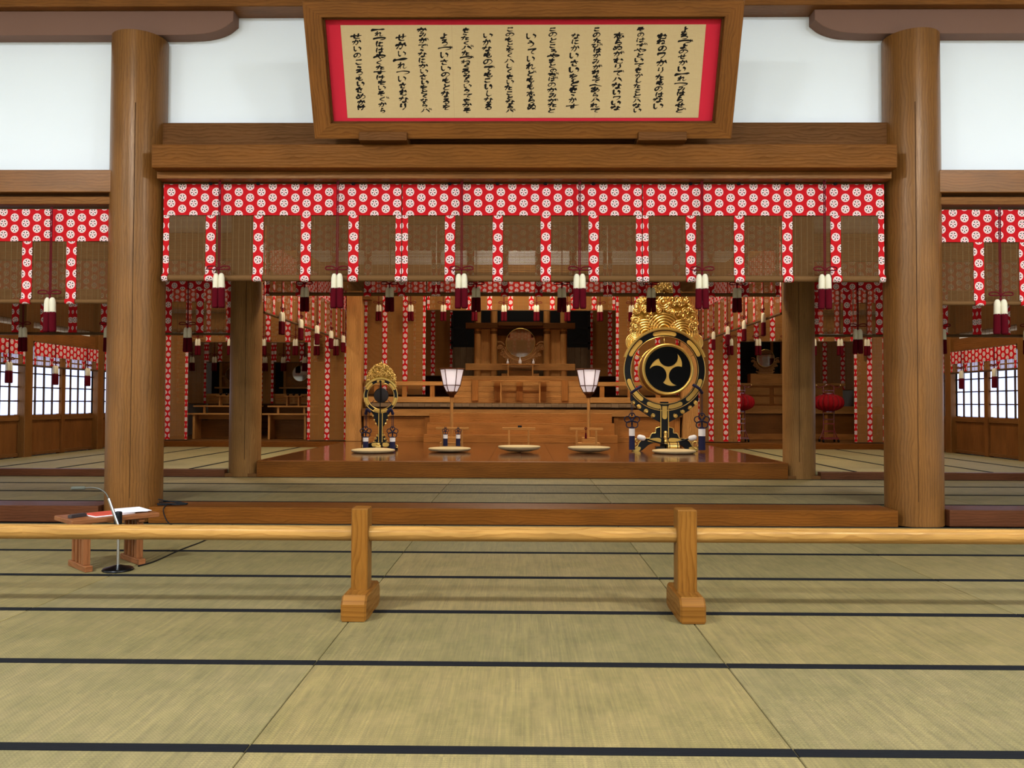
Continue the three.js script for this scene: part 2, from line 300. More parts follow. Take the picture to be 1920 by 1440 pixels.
// ---------------------------------------------------------------- columns
function column(label, x, z, r, y0, h, mat) {
  const t = thing('wooden_column', label, 'column', [x, y0, z]);
  const g = new THREE.CylinderGeometry(r * 0.985, r, h, 56, 1).translate(0, h / 2, 0), uv = g.attributes.uv, ph = between(0, 3);
  for (let i = 0; i < uv.count; i++) { const u = uv.getX(i); uv.setXY(i, g.attributes.position.getY(i) * 0.9 + ph, Math.round(u * 3 * 100) / 100 * (1.8 / 3)); }
  obj('shaft', g, mat, t);
  obj('crack', box(0.004, h * 0.8, 0.012, 0, h * 0.45, 0).translate(r * 0.3 * -Math.sign(x), 0, r * 0.948), M.dark, t);
  return t;
}
column('thick round wooden column at the front, left of the stage opening, behind the small desk', -4.125, -8.5, 0.286, 0, 5.146, M.column);
column('thick round wooden column at the front, right of the stage opening', 4.135, -8.5, 0.286, 0, 5.146, M.column);
column('round inner wooden column at the left corner of the polished stage', -4.085, -11.8, 0.228, 0.155, 5.25, M.columnBack);
column('round inner wooden column at the right corner of the polished stage, beside a red lantern', 4.07, -11.8, 0.228, 0.155, 5.25, M.columnBack);
for (const s of [-1, 1]) {
  const t = thing('square_post', 'pale square wooden post at the ' + (s < 0 ? 'left' : 'right') + ' rear corner of the stage, beside tall blinds', 'post', [s * 3.7, 0.4, -17.7]);
  obj('shaft', rbox(0.34, 3.32, 0.28, 0, 1.66, 0, 0.012, 1), M.altarPale, t);
  obj('bracket_arm', rbox(0.2, 0.14, 0.2, -s * 0.26, 3.2, 0, 0.01), M.altarDark, t);
}

// ---------------------------------------------------------------- front beams
tag(obj('lintel_beam', rbox(7.62, 0.245, 0.4, 0, 3.775, -8.31, 0.012), M.beamPale), 'pale thick lintel beam across the stage opening, jutting over both columns', 'beam');
tag(obj('lintel_beam', rbox(7.9, 0.34, 0.2, 0, 4.07, -8.55, 0.01), M.beamBrown), 'brown beam along the foot of the white wall, behind the pale lintel', 'beam');
tag(obj('head_rail', rbox(7.62, 0.075, 0.3, 0, 3.615, -8.39, 0.006), M.beam), 'thin grooved rail under the pale lintel, above the front blinds', 'rail');
for (const s of [-1, 1]) {
  const side = s < 0 ? 'left' : 'right';
  tag(obj('lintel_beam', rbox(4.7, 0.24, 0.36, s * 6.64, 3.57, -8.48, 0.012), M.beamGloss), 'glossy lintel beam between the ' + side + ' front column and the ' + side + ' edge', 'beam');
  tag(obj('head_rail', rbox(4.7, 0.08, 0.3, s * 6.64, 3.37, -8.47, 0.006), M.beam), 'thin rail under the ' + side + ' side lintel, above the side blind', 'rail');
  obj('trim', box(4.7, 0.06, 0.2, s * 6.64, 3.43, -8.52), M.dark).userData.kind = 'structure';
  const outline = [[0, 0], [-4.6, 0], [-4.6, 0.255], [1.03, 0.255], [1.03, 0.15], ...smooth([[1.03, 0.15], [0.93, 0.075], [0.76, 0.02], [0.5, 0]], 14).slice(1)];
  const g = plate(outline.map(([x, y]) => [s < 0 ? x : -x, y]), 0.165, 0.004);
  tag(obj('bracket_arm', g.translate(s * 4.13, 5.18, -8.51), M.bracket), 'dull purple-brown bracket board with a rounded end on top of the ' + side + ' front column', 'bracket');
}
tag(obj('top_beam', rbox(18, 0.5, 0.34, 0, 5.69, -8.5, 0.015), M.beam), 'long wooden beam along the top edge, above both brackets', 'beam');

// ---------------------------------------------------------------- bamboo blinds
function ribbon(path, width, thick, rot, uOff = 0) {            // path of [y, z]; cloth strip with real thickness
  const n = path.length, pos = [], nor = [], uv = [], idx = [];
  let len = 0; const L = path.map((p, i) => (i ? (len += Math.hypot(p[0] - path[i - 1][0], p[1] - path[i - 1][1])) : 0));
  for (const side of [0, 1]) for (let i = 0; i < n; i++) {
    const a = path[Math.max(0, i - 1)], b = path[Math.min(n - 1, i + 1)], l = Math.hypot(b[0] - a[0], b[1] - a[1]) || 1;
    const ny = (b[1] - a[1]) / l, nz = -(b[0] - a[0]) / l;      // towards +z on a strip that runs down
    for (const e of [-1, 1]) {
      pos.push(e * width / 2, path[i][0] - side * ny * thick, path[i][1] - side * nz * thick); nor.push(0, side ? -ny : ny, side ? -nz : nz);
      uv.push(...(rot ? [L[i] + uOff, e * width / 2] : [e * width / 2 + uOff, -L[i]]));
    }
  }
  for (let side = 0; side < 2; side++) for (let i = 0; i < n - 1; i++) {
    const a = side * n * 2 + i * 2, q = [a, a + 2, a + 1, a + 1, a + 2, a + 3];
    idx.push(...(side ? [q[0], q[2], q[1], q[3], q[5], q[4]] : q));
  }
  const g = new THREE.BufferGeometry();
  g.setAttribute('position', new THREE.Float32BufferAttribute(pos, 3)); g.setAttribute('normal', new THREE.Float32BufferAttribute(nor, 3)); g.setAttribute('uv', new THREE.Float32BufferAttribute(uv, 2)); g.setIndex(idx);
  return g;
}
function slatGeometry(w, y0, y1, pitch, high, thick) {
  const n = Math.floor((y0 - y1) / pitch), pos = new Float32Array(n * 24), nor = new Float32Array(n * 24), uv = new Float32Array(n * 16), idx = new Uint32Array(n * 24);
  const C = [[high / 2, 0.2 * thick], [0, thick / 2], [-high / 2, 0.2 * thick], [0, -thick / 2]];   // lens shaped splint
  for (let i = 0; i < n; i++) {
    const y = y0 - (i + 0.5) * pitch, j = (rnd() - 0.5) * pitch * 0.1;
    for (let k = 0; k < 4; k++) for (let e = 0; e < 2; e++) {
      const o = i * 8 + k * 2 + e;
      pos.set([(e - 0.5) * w, y + j + C[k][0], C[k][1]], o * 3); nor.set([0, [0.8, 0, -0.8, 0][k], [0.6, 1, 0.6, -1][k]], o * 3); uv.set([e * w, y], o * 2);
    }
    for (let k = 0; k < 4; k++) { const a = i * 8 + k * 2, b = i * 8 + ((k + 1) % 4) * 2; idx.set([a, b, a + 1, a + 1, b, b + 1], (i * 4 + k) * 6); }
  }
  const g = new THREE.BufferGeometry();
  g.setAttribute('position', new THREE.BufferAttribute(pos, 3)); g.setAttribute('normal', new THREE.BufferAttribute(nor, 3)); g.setAttribute('uv', new THREE.BufferAttribute(uv, 2)); g.setIndex(new THREE.BufferAttribute(idx, 1));
  return g;
}
const blinds = new Map();
// w wide, h long, cloth band of height band at the top, n spaces between cloth strips, roll = radius of the rolled foot
function blind(label, group, [x, y, z], turn, { w, h, band, n, roll = 0.012, pitch = 0.0062, open = 0.33, far, edges = true }) {
  const key = [w, h, band, n, roll, pitch, open, far].join();
  if (blinds.has(key)) return dup(blinds.get(key), [x, y, z], turn, label, group);
  const t = thing('bamboo_blind', label, 'blind', [x, y, z], turn, group), reed = far ? M.reedFar : M.reed;
  obj('reed_slats', slatGeometry(w, -0.015, -h + roll, pitch, pitch * (1 - open), 0.003), reed, t).userData.kind = 'stuff';
  const th = [];
  for (let i = 0, k = Math.round(w / (far ? 0.12 : 0.062)); i <= k; i++) th.push(new THREE.BoxGeometry(far ? 0.003 : 0.0018, h - roll * 2, 0.0045).translate(-w / 2 + (i / k) * w, -h / 2, 0.0005));
  obj('weaving_thread', th, M.thread, t).userData.kind = 'stuff';
  obj('head_pole', grain(new THREE.CylinderGeometry(0.016, 0.016, w, 10).rotateZ(Math.PI / 2), 0).translate(0, -0.012, 0), M.rod, t);
  // band: a cloth with slight waves
  if (band) {
    const g = new THREE.BoxGeometry(w, band, 0.004, 40, 4, 1), p = g.attributes.position, uv = g.attributes.uv, ph = between(0, 6);
    for (let i = 0; i < p.count; i++) { const px = p.getX(i), f = 0.5 - p.getY(i) / band; p.setZ(i, p.getZ(i) + f * (0.004 * Math.sin(px * 9 + ph) + 0.003 * Math.sin(px * 23 + ph * 2))); uv.setXY(i, px + x, p.getY(i) - 0.02); }
    g.computeVertexNormals();
    obj('cloth_band', g.translate(0, -band / 2 - 0.01, 0.013), M.cloth, t);
  }
  const big = roll > 0.02, R = roll + 0.005, cy = -h + roll, path = [[-band, 0.009]];
  if (big) { path.push([-h + roll * 2.6, 0.011]); for (let i = 0; i <= 10; i++) { const a = Math.PI / 2 - i * Math.PI / 8; path.push([cy + R * Math.sin(a * 1.0) * 1.0, 0.004 + R * Math.cos(a) * 0.9 + 0.008]); } } else path.push([-h + 0.004, 0.01]);
  for (let i = 0; i <= n; i++) {
    const edge = i === 0 || i === n, sw = edge && edges ? 0.06 : 0.107, sx = -w / 2 + (i / n) * w + (edge && edges ? (i ? -0.03 : 0.03) : 0);
    obj('cloth_strip', ribbon(path, sw, 0.003, true, between(-0.01, 0.01)).translate(sx, 0, 0), M.cloth, t);
  }
  if (big && roll > 0.03) for (let i = 0; i <= n; i++) if (i !== 0 && i !== n) obj('hook', new THREE.CylinderGeometry(0.016, 0.016, 0.008, 14).rotateX(Math.PI / 2).scale(1.3, 1, 1).translate(-w / 2 + (i / n) * w - 0.005, -0.012, 0.02), M.black, t);
  obj('foot_roll', grain(new THREE.CylinderGeometry(roll, roll, w, 14).rotateZ(Math.PI / 2), 0).translate(0, cy, 0.004), big ? reed : M.rod, t);
  blinds.set(key, t);
  return t;
}
const ord3 = ['left', 'middle', 'right'];
for (let i = 0; i < 3; i++) blind(ord3[i] + ' bamboo blind of the front stage opening, crested red band and strips, rolled foot', 'front row of blinds', [(i - 1) * 2.535 - 0.003, 3.574, -8.4], 0, { w: 2.525, h: 1.045, band: 0.335, n: 5, roll: 0.034 });
for (const s of [-1, 1]) blind('front bamboo blind outside the ' + (s < 0 ? 'left' : 'right') + ' front column, cut by the picture edge', 'front row of blinds', [s * 5.50, 3.31, -8.42], 0, { w: 2.37, h: 1.02, band: 0.345, n: 5, roll: 0.024 });
for (let i = 0; i < 3; i++) blind(ord3[i] + ' bamboo blind of the second row, seen through and below the front blinds', 'second row of blinds', [(i - 1) * 2.535 - 0.003, 3.9, -11.8], 0, { w: 2.525, h: 1.07, band: 0.39, n: 5, roll: 0.026 });
for (const s of [-1, 1]) for (let k = 0; k < 2; k++) blind('second-row bamboo blind ' + (k ? 'farther out from' : 'right beside') + ' the ' + (s < 0 ? 'left' : 'right') + ' inner column', 'second row of blinds', [s * (5.49 + k * 2.26), 3.36, -11.8], 0, { w: k ? 2.14 : 2.37, h: 1.12, band: 0.42, n: 5, roll: 0.02 });
// along both sides of the stage
for (const s of [-1, 1]) for (let k = 0; k < 2; k++) blind((k ? 'rear' : 'nearer') + ' raised blind along the ' + (s < 0 ? 'left' : 'right') + ' side of the stage, narrow red strips', 'blinds along the sides of the stage', [s * 3.9, 3.72, -13.42 - k * 2.83], s < 0 ? Math.PI / 2 : -Math.PI / 2, { w: 2.8, h: 1.13, band: 0.42, n: 6, roll: 0.02, far: true, pitch: 0.009 });
// rear of the stage
const tall = { far: true, pitch: 0.0095, open: 0.2 };
blind('tall lowered blind at the rear of the stage, left of the altar opening', 'rear row of blinds', [-2.86, 4.15, -18.0], 0, { w: 1.38, h: 2.73, band: 0.42, n: 3, ...tall });
blind('tall lowered blind at the rear of the stage, right of the altar opening', 'rear row of blinds', [2.82, 4.15, -18.0], 0, { w: 1.40, h: 2.73, band: 0.42, n: 3, ...tall });
blind('short raised blind above the central altar opening', 'rear row of blinds', [-0.02, 4.15, -18.0], 0, { w: 4.24, h: 0.82, band: 0.38, n: 9, ...tall });
for (const s of [-1, 1]) blind('narrow blind deeper behind the altar opening, ' + (s < 0 ? 'left' : 'right') + ' of the shrine', 'innermost blinds', [s * 2.32 - 0.01, 4.4, -20.95], 0, { w: 1.02, h: 2.45, band: 0.25, n: 2, ...tall });
// rear of the side rooms
blind('tall lowered blind at the rear of the left room, by the outer wall', 'rear blinds of the left room', [-8.085, 3.9, -17.7], 0, { w: 1.33, h: 3.5, band: 0.4, n: 3, ...tall });
blind('raised blind over the side shrines of the left room', 'rear blinds of the left room', [-6.085, 3.9, -17.7], 0, { w: 2.66, h: 1.33, band: 0.4, n: 6, ...tall });
blind('tall lowered blind at the rear of the left room, beside the pale post', 'rear blinds of the left room', [-4.31, 3.9, -17.7], 0, { w: 0.88, h: 3.5, band: 0.4, n: 2, ...tall });
blind('tall lowered blind at the rear of the right room, beside the drum', 'rear blinds of the right room', [4.34, 3.9, -17.7], 0, { w: 0.96, h: 3.5, band: 0.4, n: 3, ...tall });
blind('raised blind over the shrine of the right room', 'rear blinds of the right room', [6.065, 3.9, -17.7], 0, { w: 2.48, h: 1.28, band: 0.4, n: 7, ...tall });
blind('tall lowered blind at the rear of the right room, beyond the red lantern', 'rear blinds of the right room', [8.0, 3.9, -17.7], 0, { w: 1.36, h: 3.5, band: 0.4, n: 4, ...tall });
// deepest row of the side rooms
blind('deep lowered blind left of the left side shrine', 'deep blinds of the left room', [-8.42, 3.3, -20.3], 0, { w: 0.76, h: 2.1, band: 0.3, n: 1, ...tall });
blind('deep lowered blind between the two side shrines', 'deep blinds of the left room', [-6.49, 3.3, -20.3], 0, { w: 0.34, h: 2.1, band: 0.3, n: 1, ...tall });
blind('deep raised blind above the left side shrine', 'deep blinds of the left room', [-7.35, 3.3, -20.3], 0, { w: 1.38, h: 1.04, band: 0.3, n: 4, ...tall });
blind('deep raised blind above the right one of the two side shrines', 'deep blinds of the left room', [-5.6, 3.3, -20.3], 0, { w: 1.42, h: 1.04, band: 0.3, n: 4, ...tall });
blind('deep blind behind the red lantern in the right room', 'deep blinds of the right room', [7.66, 3.3, -20.3], 0, { w: 1.8, h: 1.7, band: 0.3, n: 4, ...tall });
// above the paper windows
for (const s of [-1, 1]) for (const [k, z] of [[0, -12.87], [1, -15.29], [2, -17.06]]) blind('short blind over the paper windows of the ' + (s < 0 ? 'left' : 'right') + ' side wall, ' + ['nearest', 'middle', 'farthest'][k] + ' bay', 'blinds over the side windows', [s * 8.74, 2.33, z], s < 0 ? Math.PI / 2 : -Math.PI / 2, { w: k === 2 ? 0.86 : 2.16, h: 0.46, band: 0.25, n: k === 2 ? 2 : 4, roll: 0.02, far: true, pitch: 0.009, open: 0.35 });

// ---------------------------------------------------------------- hanging tassels
const tasselParts = { head: lathe([[0.0, 0.365], [0.014, 0.362], [0.026, 0.345], [0.032, 0.315], [0.033, 0.2], [0.0, 0.2]], 14), skirt: lathe([[0, 0.212], [0.0325, 0.212], [0.0345, 0.19], [0.035, 0.02], [0.03, 0.0], [0, 0.0]], 20) };
{ const p = tasselParts.skirt.attributes.position; for (let i = 0; i < p.count; i++) { const a = Math.atan2(p.getZ(i), p.getX(i)), k = 1 + 0.05 * Math.sin(a * 10); p.setX(i, p.getX(i) * k); p.setZ(i, p.getZ(i) * k); } tasselParts.skirt.computeVertexNormals(); }
const tassels = new Map();
// hangs so that its lower end is at y; cord = length of the cord above the bow
function tassel(label, group, x, y, z, cord, turn = 0) {
  const key = cord.toFixed(2);
  if (tassels.has(key)) return dup(tassels.get(key), [x, y, z], turn + between(-0.12, 0.12), label, group);
  const t = thing('hanging_tassel', label, 'tassel', [x, y, z], turn, group);
  obj('cord', [-1, 1].map((s) => new THREE.CylinderGeometry(0.0055, 0.0055, cord, 6).translate(s * 0.0075, 0.41 + cord / 2, 0)), M.cord, t);
  const loops = [-1, 1].map((s) => tube([[0, 0.41], [0.05, 0.435], [0.115, 0.428], [0.118, 0.408], [0.06, 0.4], [0, 0.405]].map(([a, b]) => V(s * a, b, 0.014)), 0.007, 22, 6));
  obj('bow', [...loops, ball(0.015, 0, 0.405, 0.01), new THREE.CylinderGeometry(0.008, 0.012, 0.05, 8).translate(0, 0.378, 0.002)], M.cord, t);
  for (const s of [-1, 1]) { const k = obj('fringe', tasselParts.skirt, M.fringe, t); k.position.set(s * 0.036, 0, s * 0.006); k.rotation.z = s * 0.02; obj('white_head', tasselParts.head, M.tasselWhite, k); }
  tassels.set(key, t);
  return t;
}
const row = (where, group, list, y, z, cord) => list.forEach((x, i) => tassel(`${ORDER[i]} from the left of the red tassels ${where}`, group, x, y, z, cord));
row('before the front stage blinds', 'tassels of the front blinds', [-3.17, -1.93, -0.63, 0.60, 1.87, 3.14], 2.235, -8.3, 0.93);
tassel('red tassel with white head before the front blind left of the left column', 'tassels of the front blinds', -4.955, 1.98, -8.32, 0.91);
tassel('red tassel with white head before the front blind right of the right column', 'tassels of the front blinds', 4.955, 1.98, -8.32, 0.91);
row('below the second-row blinds over the stage', 'tassels of the second row', [-3.19, -1.94, -0.67, 0.585, 1.89, 3.14], 2.585, -11.68, 0.9);
for (const [x, w] of [[-7.35, 'farther out from the left inner column'], [-6.09, 'behind the left front column'], [-4.91, 'right beside the left inner column'], [4.89, 'right beside the right inner column'], [6.1, 'behind the right front column'], [7.35, 'farther out from the right inner column']]) tassel('red tassel with pale head below the second-row blind ' + w, 'tassels of the second row', x, 1.985, -11.68, 0.965);
row('at the rear of the stage', 'tassels at the rear of the stage', [-3.21, -2.49, -1.76, -1.06, -0.40, 0.33, 1.02, 1.75, 2.45], 3.085, -17.86, 0.665);
row('at the rear of the left room', 'tassels of the left room', [-7.17, -6.45, -5.71, -5.0, -4.53, -4.10], 2.29, -17.6, 1.2);
row('at the rear of the right room', 'tassels of the right room', [4.58, 5.19, 5.8, 6.4, 6.98, 7.57], 2.32, -17.6, 1.17);
row('deep in the left room', 'tassels deep in the left room', [-8.37, -7.8, -6.51, -6.04, -5.5], 2.04, -20.2, 0.85);
for (const s of [-1, 1]) [-12.7, -13.8, -14.9, -16.0, -17.1].forEach((z, i) => tassel(`${ORDER[i]} nearest of the tassels along the ${s < 0 ? 'left' : 'right'} stage side`, 'tassels along the sides of the stage', s * 3.83, 2.33, z, 0.98, s < 0 ? Math.PI / 2 : -Math.PI / 2));
for (const s of [-1, 1]) [-13.4, -14.75, -15.85, -16.95].forEach((z, i) => tassel(`${ORDER[i]} nearest tassel before the paper windows of the ${s < 0 ? 'left' : 'right'} wall`, 'tassels before the side windows', s * 8.66, 1.56, z, 0.35, s < 0 ? Math.PI / 2 : -Math.PI / 2));

// ---------------------------------------------------------------- central altar
{
  const t = thing('altar_steps', 'three wide wooden steps rising from the stage to the central altar', 'steps', [-0.02, 0.4, -17.3]);
  [[4.17, 0.17, 0], [4.06, 0.25, 0.13], [3.98, 0.21, 0.26]].forEach(([w, h, b], i) => obj('step', rbox(w, h, 0.3 - b, 0, [0.085, 0.295, 0.525][i], -0.04 - b / 2, 0.006), M.altar, t));
}
{
  const t = thing('altar_platform', 'panelled wooden platform of the central altar with a plank veranda', 'platform', [0, 0.4, -17.66]);
  for (const s of [-1, 1]) {
    obj('panel', box(1.3, 0.44, 0.03, s * 2.72, 0.33, -0.02), M.altar, t);
    obj('stile', rbox(0.12, 0.56, 0.07, s * 3.42, 0.28, 0, 0.004, 1), M.altar, t); obj('stile', box(0.1, 0.44, 0.06, s * 2.08, 0.33, 0, 1), M.altar, t);
    obj('bottom_rail', rbox(1.46, 0.11, 0.08, s * 2.75, 0.055, 0, 0.004), M.altar, t);
    obj('beam_end', rbox(0.17, 0.17, 0.2, s * 3.42, 0.64, 0.04, 0.005), M.altarDark, t);
  }
  obj('cross_beam', rbox(6.9, 0.15, 0.1, 0, 0.637, 0.03, 0.006), M.altarPale, t);
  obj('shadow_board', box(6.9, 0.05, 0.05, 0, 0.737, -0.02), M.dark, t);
  for (let i = 0; i < 42; i++) obj('floor_plank', box(0.158, 0.08 + between(-0.004, 0.004), 0.5, -3.35 + i * 0.1635, 0.805, -0.13 + between(-0.008, 0.008), 2), M.grey, t);
  obj('core', box(6.9, 0.82, 3.0, 0, 0.42, -1.62), M.altarDark, t);
  obj('deck', box(6.9, 0.05, 3.2, 0, 0.81, -1.98), M.altar, t);
}
for (const s of [-1, 1]) {
  const t = thing('altar_railing', 'low wooden railing on the veranda ' + (s < 0 ? 'left' : 'right') + ' of the central altar', 'railing', [s * 2.5, 1.26, -17.74]);
  obj('lower_rail', rbox(2.0, 0.125, 0.11, 0, 0.0625, 0, 0.006), M.altarPale, t);
  obj('upper_rail', rbox(1.9, 0.09, 0.09, 0.03 * s, 0.42, 0, 0.006), M.altarPale, t);
  for (const x of [-0.72, -0.1, 0.52]) obj('strut', box(0.1, 0.25, 0.06, x, 0.25, 0, 1), M.altar, t);
  obj('rail_end', box(0.12, 0.12, 0.13, s * 0.93, 0.42, 0), M.altarDark, t);
}
{
  const t = thing('shrine_platform', 'boarded shrine platform with five upright battens behind the altar railing', 'platform', [-0.02, 1.25, -19.2]);
  for (let i = 0; i < 4; i++) obj('board', rbox(3.2, 0.13, 0.05, 0, 0.067 + i * 0.134, -0.02 - i * 0.008, 0.004), M.altarPale, t);
  for (const x of [-1.09, -0.555, -0.03, 0.53, 1.05]) obj('batten', box(0.15, 0.48, 0.05, x, 0.3, 0.04, 1), M.altar, t);
  obj('core', box(3.2, 0.56, 1.6, 0, 0.28, -0.86), M.altar, t);
}
{
  const t = thing('shrine', 'wooden main shrine with four round pillars in a dark recess', 'shrine', [-0.035, 1.8, -20.5]);
  obj('shelf', rbox(3.0, 0.11, 0.9, 0, 0.065, 0.35, 0.008), M.altarPale, t);
  obj('shelf_step', [rbox(0.95, 0.09, 0.2, 0, 0.16, 0.15, 0.004), rbox(0.6, 0.08, 0.16, 0, 0.24, 0.13, 0.004)], M.altarPale, t);
  obj('lower_beam', rbox(2.8, 0.17, 0.16, 0, 0.375, 0.04, 0.008), M.altarPale, t);
  for (const x of [-1.1, -0.68, 0.68, 1.11]) { const p = obj('pillar', grain(new THREE.CylinderGeometry(0.088, 0.09, 1.9, 20), 1).translate(x, 1.05, -0.02), M.altarPale, t); obj('pillar_collar', cyl(0.094, 0.094, 0.07, x, 1.26, -0.02, 20), M.altarDark, p); }
  obj('upper_beam', rbox(2.8, 0.15, 0.2, 0, 1.43, 0.02, 0.008), M.beamBrown, t);
  obj('upper_beam', rbox(1.12, 0.1, 0.26, 0, 1.47, 0.06, 0.006), M.beamBrown, t);
  for (const x of [-0.89, 0.9]) obj('wall_board', box(0.28, 1.3, 0.03, x, 0.75, -0.08, 1), M.altarPale, t);
  for (const x of [-0.45, -0.15, 0.15, 0.45]) obj('door_panel', box(0.28, 1.0, 0.03, x, 0.9, -0.2, 1), M.altar, t);
  obj('dark_lintel', box(1.2, 0.2, 0.05, 0, 1.3, -0.15), M.dark, t);
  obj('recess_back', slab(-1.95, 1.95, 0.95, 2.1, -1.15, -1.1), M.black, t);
  for (let i = 0; i < 24; i++) obj('rear_board', box(0.155, 0.85, 0.03, -1.86 + i * 0.162, 0.53, -1.05 + between(-0.006, 0.006), 1), M.grey, t);
  for (const s of [-1, 1]) {
    obj('lattice_frame', [box(0.46, 0.05, 0.05, s * 1.6, 1.42, -0.3), box(0.46, 0.05, 0.05, s * 1.6, 1.02, -0.3), box(0.05, 0.9, 0.05, s * 1.78, 1.3, -0.3), box(0.55, 0.02, 0.02, s * 1.6, 1.22, -0.3).translate(-s * 1.6, -1.22, 0.3).rotateZ(0.6).translate(s * 1.6, 1.22, -0.3), box(0.55, 0.02, 0.02, 0, 0, 0).rotateZ(-0.6).translate(s * 1.6, 1.22, -0.3)], M.black, t);
  }
}
function carvedStand(r, k) {                                    // cloud scrolls cradling a round mirror, mirror centre at the origin
  const g = [];
  const ring = (a0, a1, rr, w) => tube(Array.from({ length: 12 }, (_, i) => { const a = a0 + (a1 - a0) * i / 11; return V(Math.cos(a) * rr, Math.sin(a) * rr, 0); }), w, 24, 8);
  g.push(ring(Math.PI * 1.08, Math.PI * 1.92, r * 1.12, 0.035 * k), ring(Math.PI * 1.15, Math.PI * 1.85, r * 1.28, 0.045 * k));
  const curl = (x, y, s, dir) => tube(Array.from({ length: 16 }, (_, i) => { const a = dir * i * 0.62, q = s * (1 - i / 17); return V(x + Math.cos(a) * q, y + Math.sin(a) * q, 0.02 * k); }), 0.02 * k, 28, 6);
  for (const d of [-1, 1]) {
    for (let i = 0; i < 6; i++) { const a = Math.PI * 1.5 + d * (0.18 + i * 0.24), q = r * (1.3 + 0.12 * (i % 2)); g.push(curl(Math.cos(a) * q, Math.sin(a) * q, r * 0.17, d)); }
    for (let i = 0; i < 4; i++) { const a = Math.PI * 1.5 + d * (0.3 + i * 0.34), q = r * 1.56; g.push(curl(Math.cos(a) * q * 1.0, Math.sin(a) * q * 0.93, r * 0.13, -d)); }
    g.push(tube([V(d * r * 1.12, -r * 0.15), V(d * r * 1.35, 0.02 * k), V(d * r * 1.6, r * 0.05)], 0.022 * k, 14, 6), tube([V(d * r * 1.15, -r * 0.35), V(d * r * 1.4, -r * 0.18), V(d * r * 1.55, -r * 0.28)], 0.022 * k, 14, 6));
    g.push(tube([V(d * r * 0.35, -r * 1.5), V(d * r * 0.8, -r * 1.62), V(d * r * 1.05, -r * 1.5)], 0.03 * k, 14, 6));
  }
  g.push(new RoundedBoxGeometry(r * 1.7, r * 0.16, r * 0.5, 1, 0.01).translate(0, -r * 1.72, 0), plate(smooth([[-r * 0.7, -r * 1.65], [-r * 0.75, -r * 1.2], [-r * 0.4, -r * 1.13], [0, -r * 1.2], [r * 0.4, -r * 1.13], [r * 0.75, -r * 1.2], [r * 0.7, -r * 1.65]], 30), 0.05 * k, 0.004));
  return g;
}
function mirror(label, [x, y, z], r, turn = 0) {
  const t = thing('round_mirror', label, 'mirror', [x, y, z], turn);
  obj('mirror_disc', new THREE.CylinderGeometry(r, r, 0.025, 48).rotateX(Math.PI / 2), M.mirror, t);
  obj('mirror_rim', new THREE.TorusGeometry(r, 0.012, 8, 48), M.goldDull, t);
  obj('carved_stand', carvedStand(r, r / 0.364).map((g) => { g.translate(0, 0, -0.03); return g; }), M.carved, t);
}
mirror('large round mirror on a carved cloud stand before the main shrine', [-0.03, 2.77, -20.12], 0.362);
mirror('small round mirror inside the left one of the two side shrines', [-7.58, 1.98, -20.88], 0.18);
mirror('small round mirror inside the right one of the two side shrines', [-5.8, 2.01, -20.88], 0.2);
mirror('round mirror on a carved stand in the shrine of the right room', [6.08, 2.39, -20.0], 0.215);
function offeringTable(label, [x, y, z], w, h, d, group) {
  const t = thing('offering_table', label, 'table', [x, y, z], 0, group);
  obj('table_top', rbox(w, 0.022, d, 0, h - 0.011, 0, 0.004), M.altarPale, t);
  for (const s of [-1, 1]) obj('leg', box(0.03, h - 0.02, d * 0.8, s * w * 0.33, (h - 0.02) / 2, 0, 1), M.altarPale, t);
  return t;
}
offeringTable('thin-legged low offering table before the boarded shrine base', [-0.03, 1.26, -18.9], 1.38, 0.52, 0.3);
offeringTable('thin-legged small offering table right before the large mirror', [-0.03, 1.92, -19.82], 0.92, 0.3, 0.22);
const flask = lathe([[0, 0], [0.025, 0.002], [0.033, 0.03], [0.03, 0.06], [0.012, 0.09], [0.01, 0.12], [0.016, 0.13], [0, 0.13]], 14);
const cup = lathe([[0, 0], [0.02, 0], [0.022, 0.02], [0.035, 0.03], [0.04, 0.06], [0, 0.05]], 14);
[['left', -0.345], ['middle', -0.04], ['right', 0.29]].forEach(([n, x]) => { const v = tag(obj('offering_flask', n === 'middle' ? flask.clone().scale(1.3, 1.35, 1.3) : flask, M.whiteBand), n + ' white flask on the small table before the large mirror', 'flask', 'white flasks'); v.position.set(x, 2.22, -19.82); });

// ---------------------------------------------------------------- side room shrines and shelves
function sideTable(label, x0, x1, z) {
  const w = x1 - x0, t = thing('side_table', label, 'table', [(x0 + x1) / 2, 0.39, z]);
  obj('upper_top', rbox(w, 0.035, 0.55, 0, 0.765, -0.2, 0.004), M.altarPale, t);
  obj('lower_top', rbox(w + 0.12, 0.035, 0.4, 0.04, 0.585, 0.2, 0.004), M.altarPale, t);
  for (const s of [-1, 1]) { obj('front_leg', rbox(0.05, 0.57, 0.05, s * (w / 2 - 0.13), 0.285, 0.33, 0.004, 1), M.altarPale, t); obj('side_panel', box(0.04, 0.57, 0.34, s * (w / 2 - 0.12), 0.285, 0.1, 1), M.altar, t); obj('upper_leg', rbox(0.05, 0.17, 0.05, s * (w / 2 - 0.24), 0.68, 0.0, 0.004, 1), M.altarPale, t); }
  obj('apron', box(w - 0.3, 0.1, 0.03, 0, 0.51, 0.1), M.altar, t);
  obj('back_panel', box(w - 0.2, 0.42, 0.03, 0, 0.22, -0.1), M.beam, t);
}
sideTable('two-tier wooden table before the left side shrine', -7.76, -6.27, -18.9);
sideTable('two-tier wooden table before the right one of the two side shrines', -6.0, -4.9, -18.9);
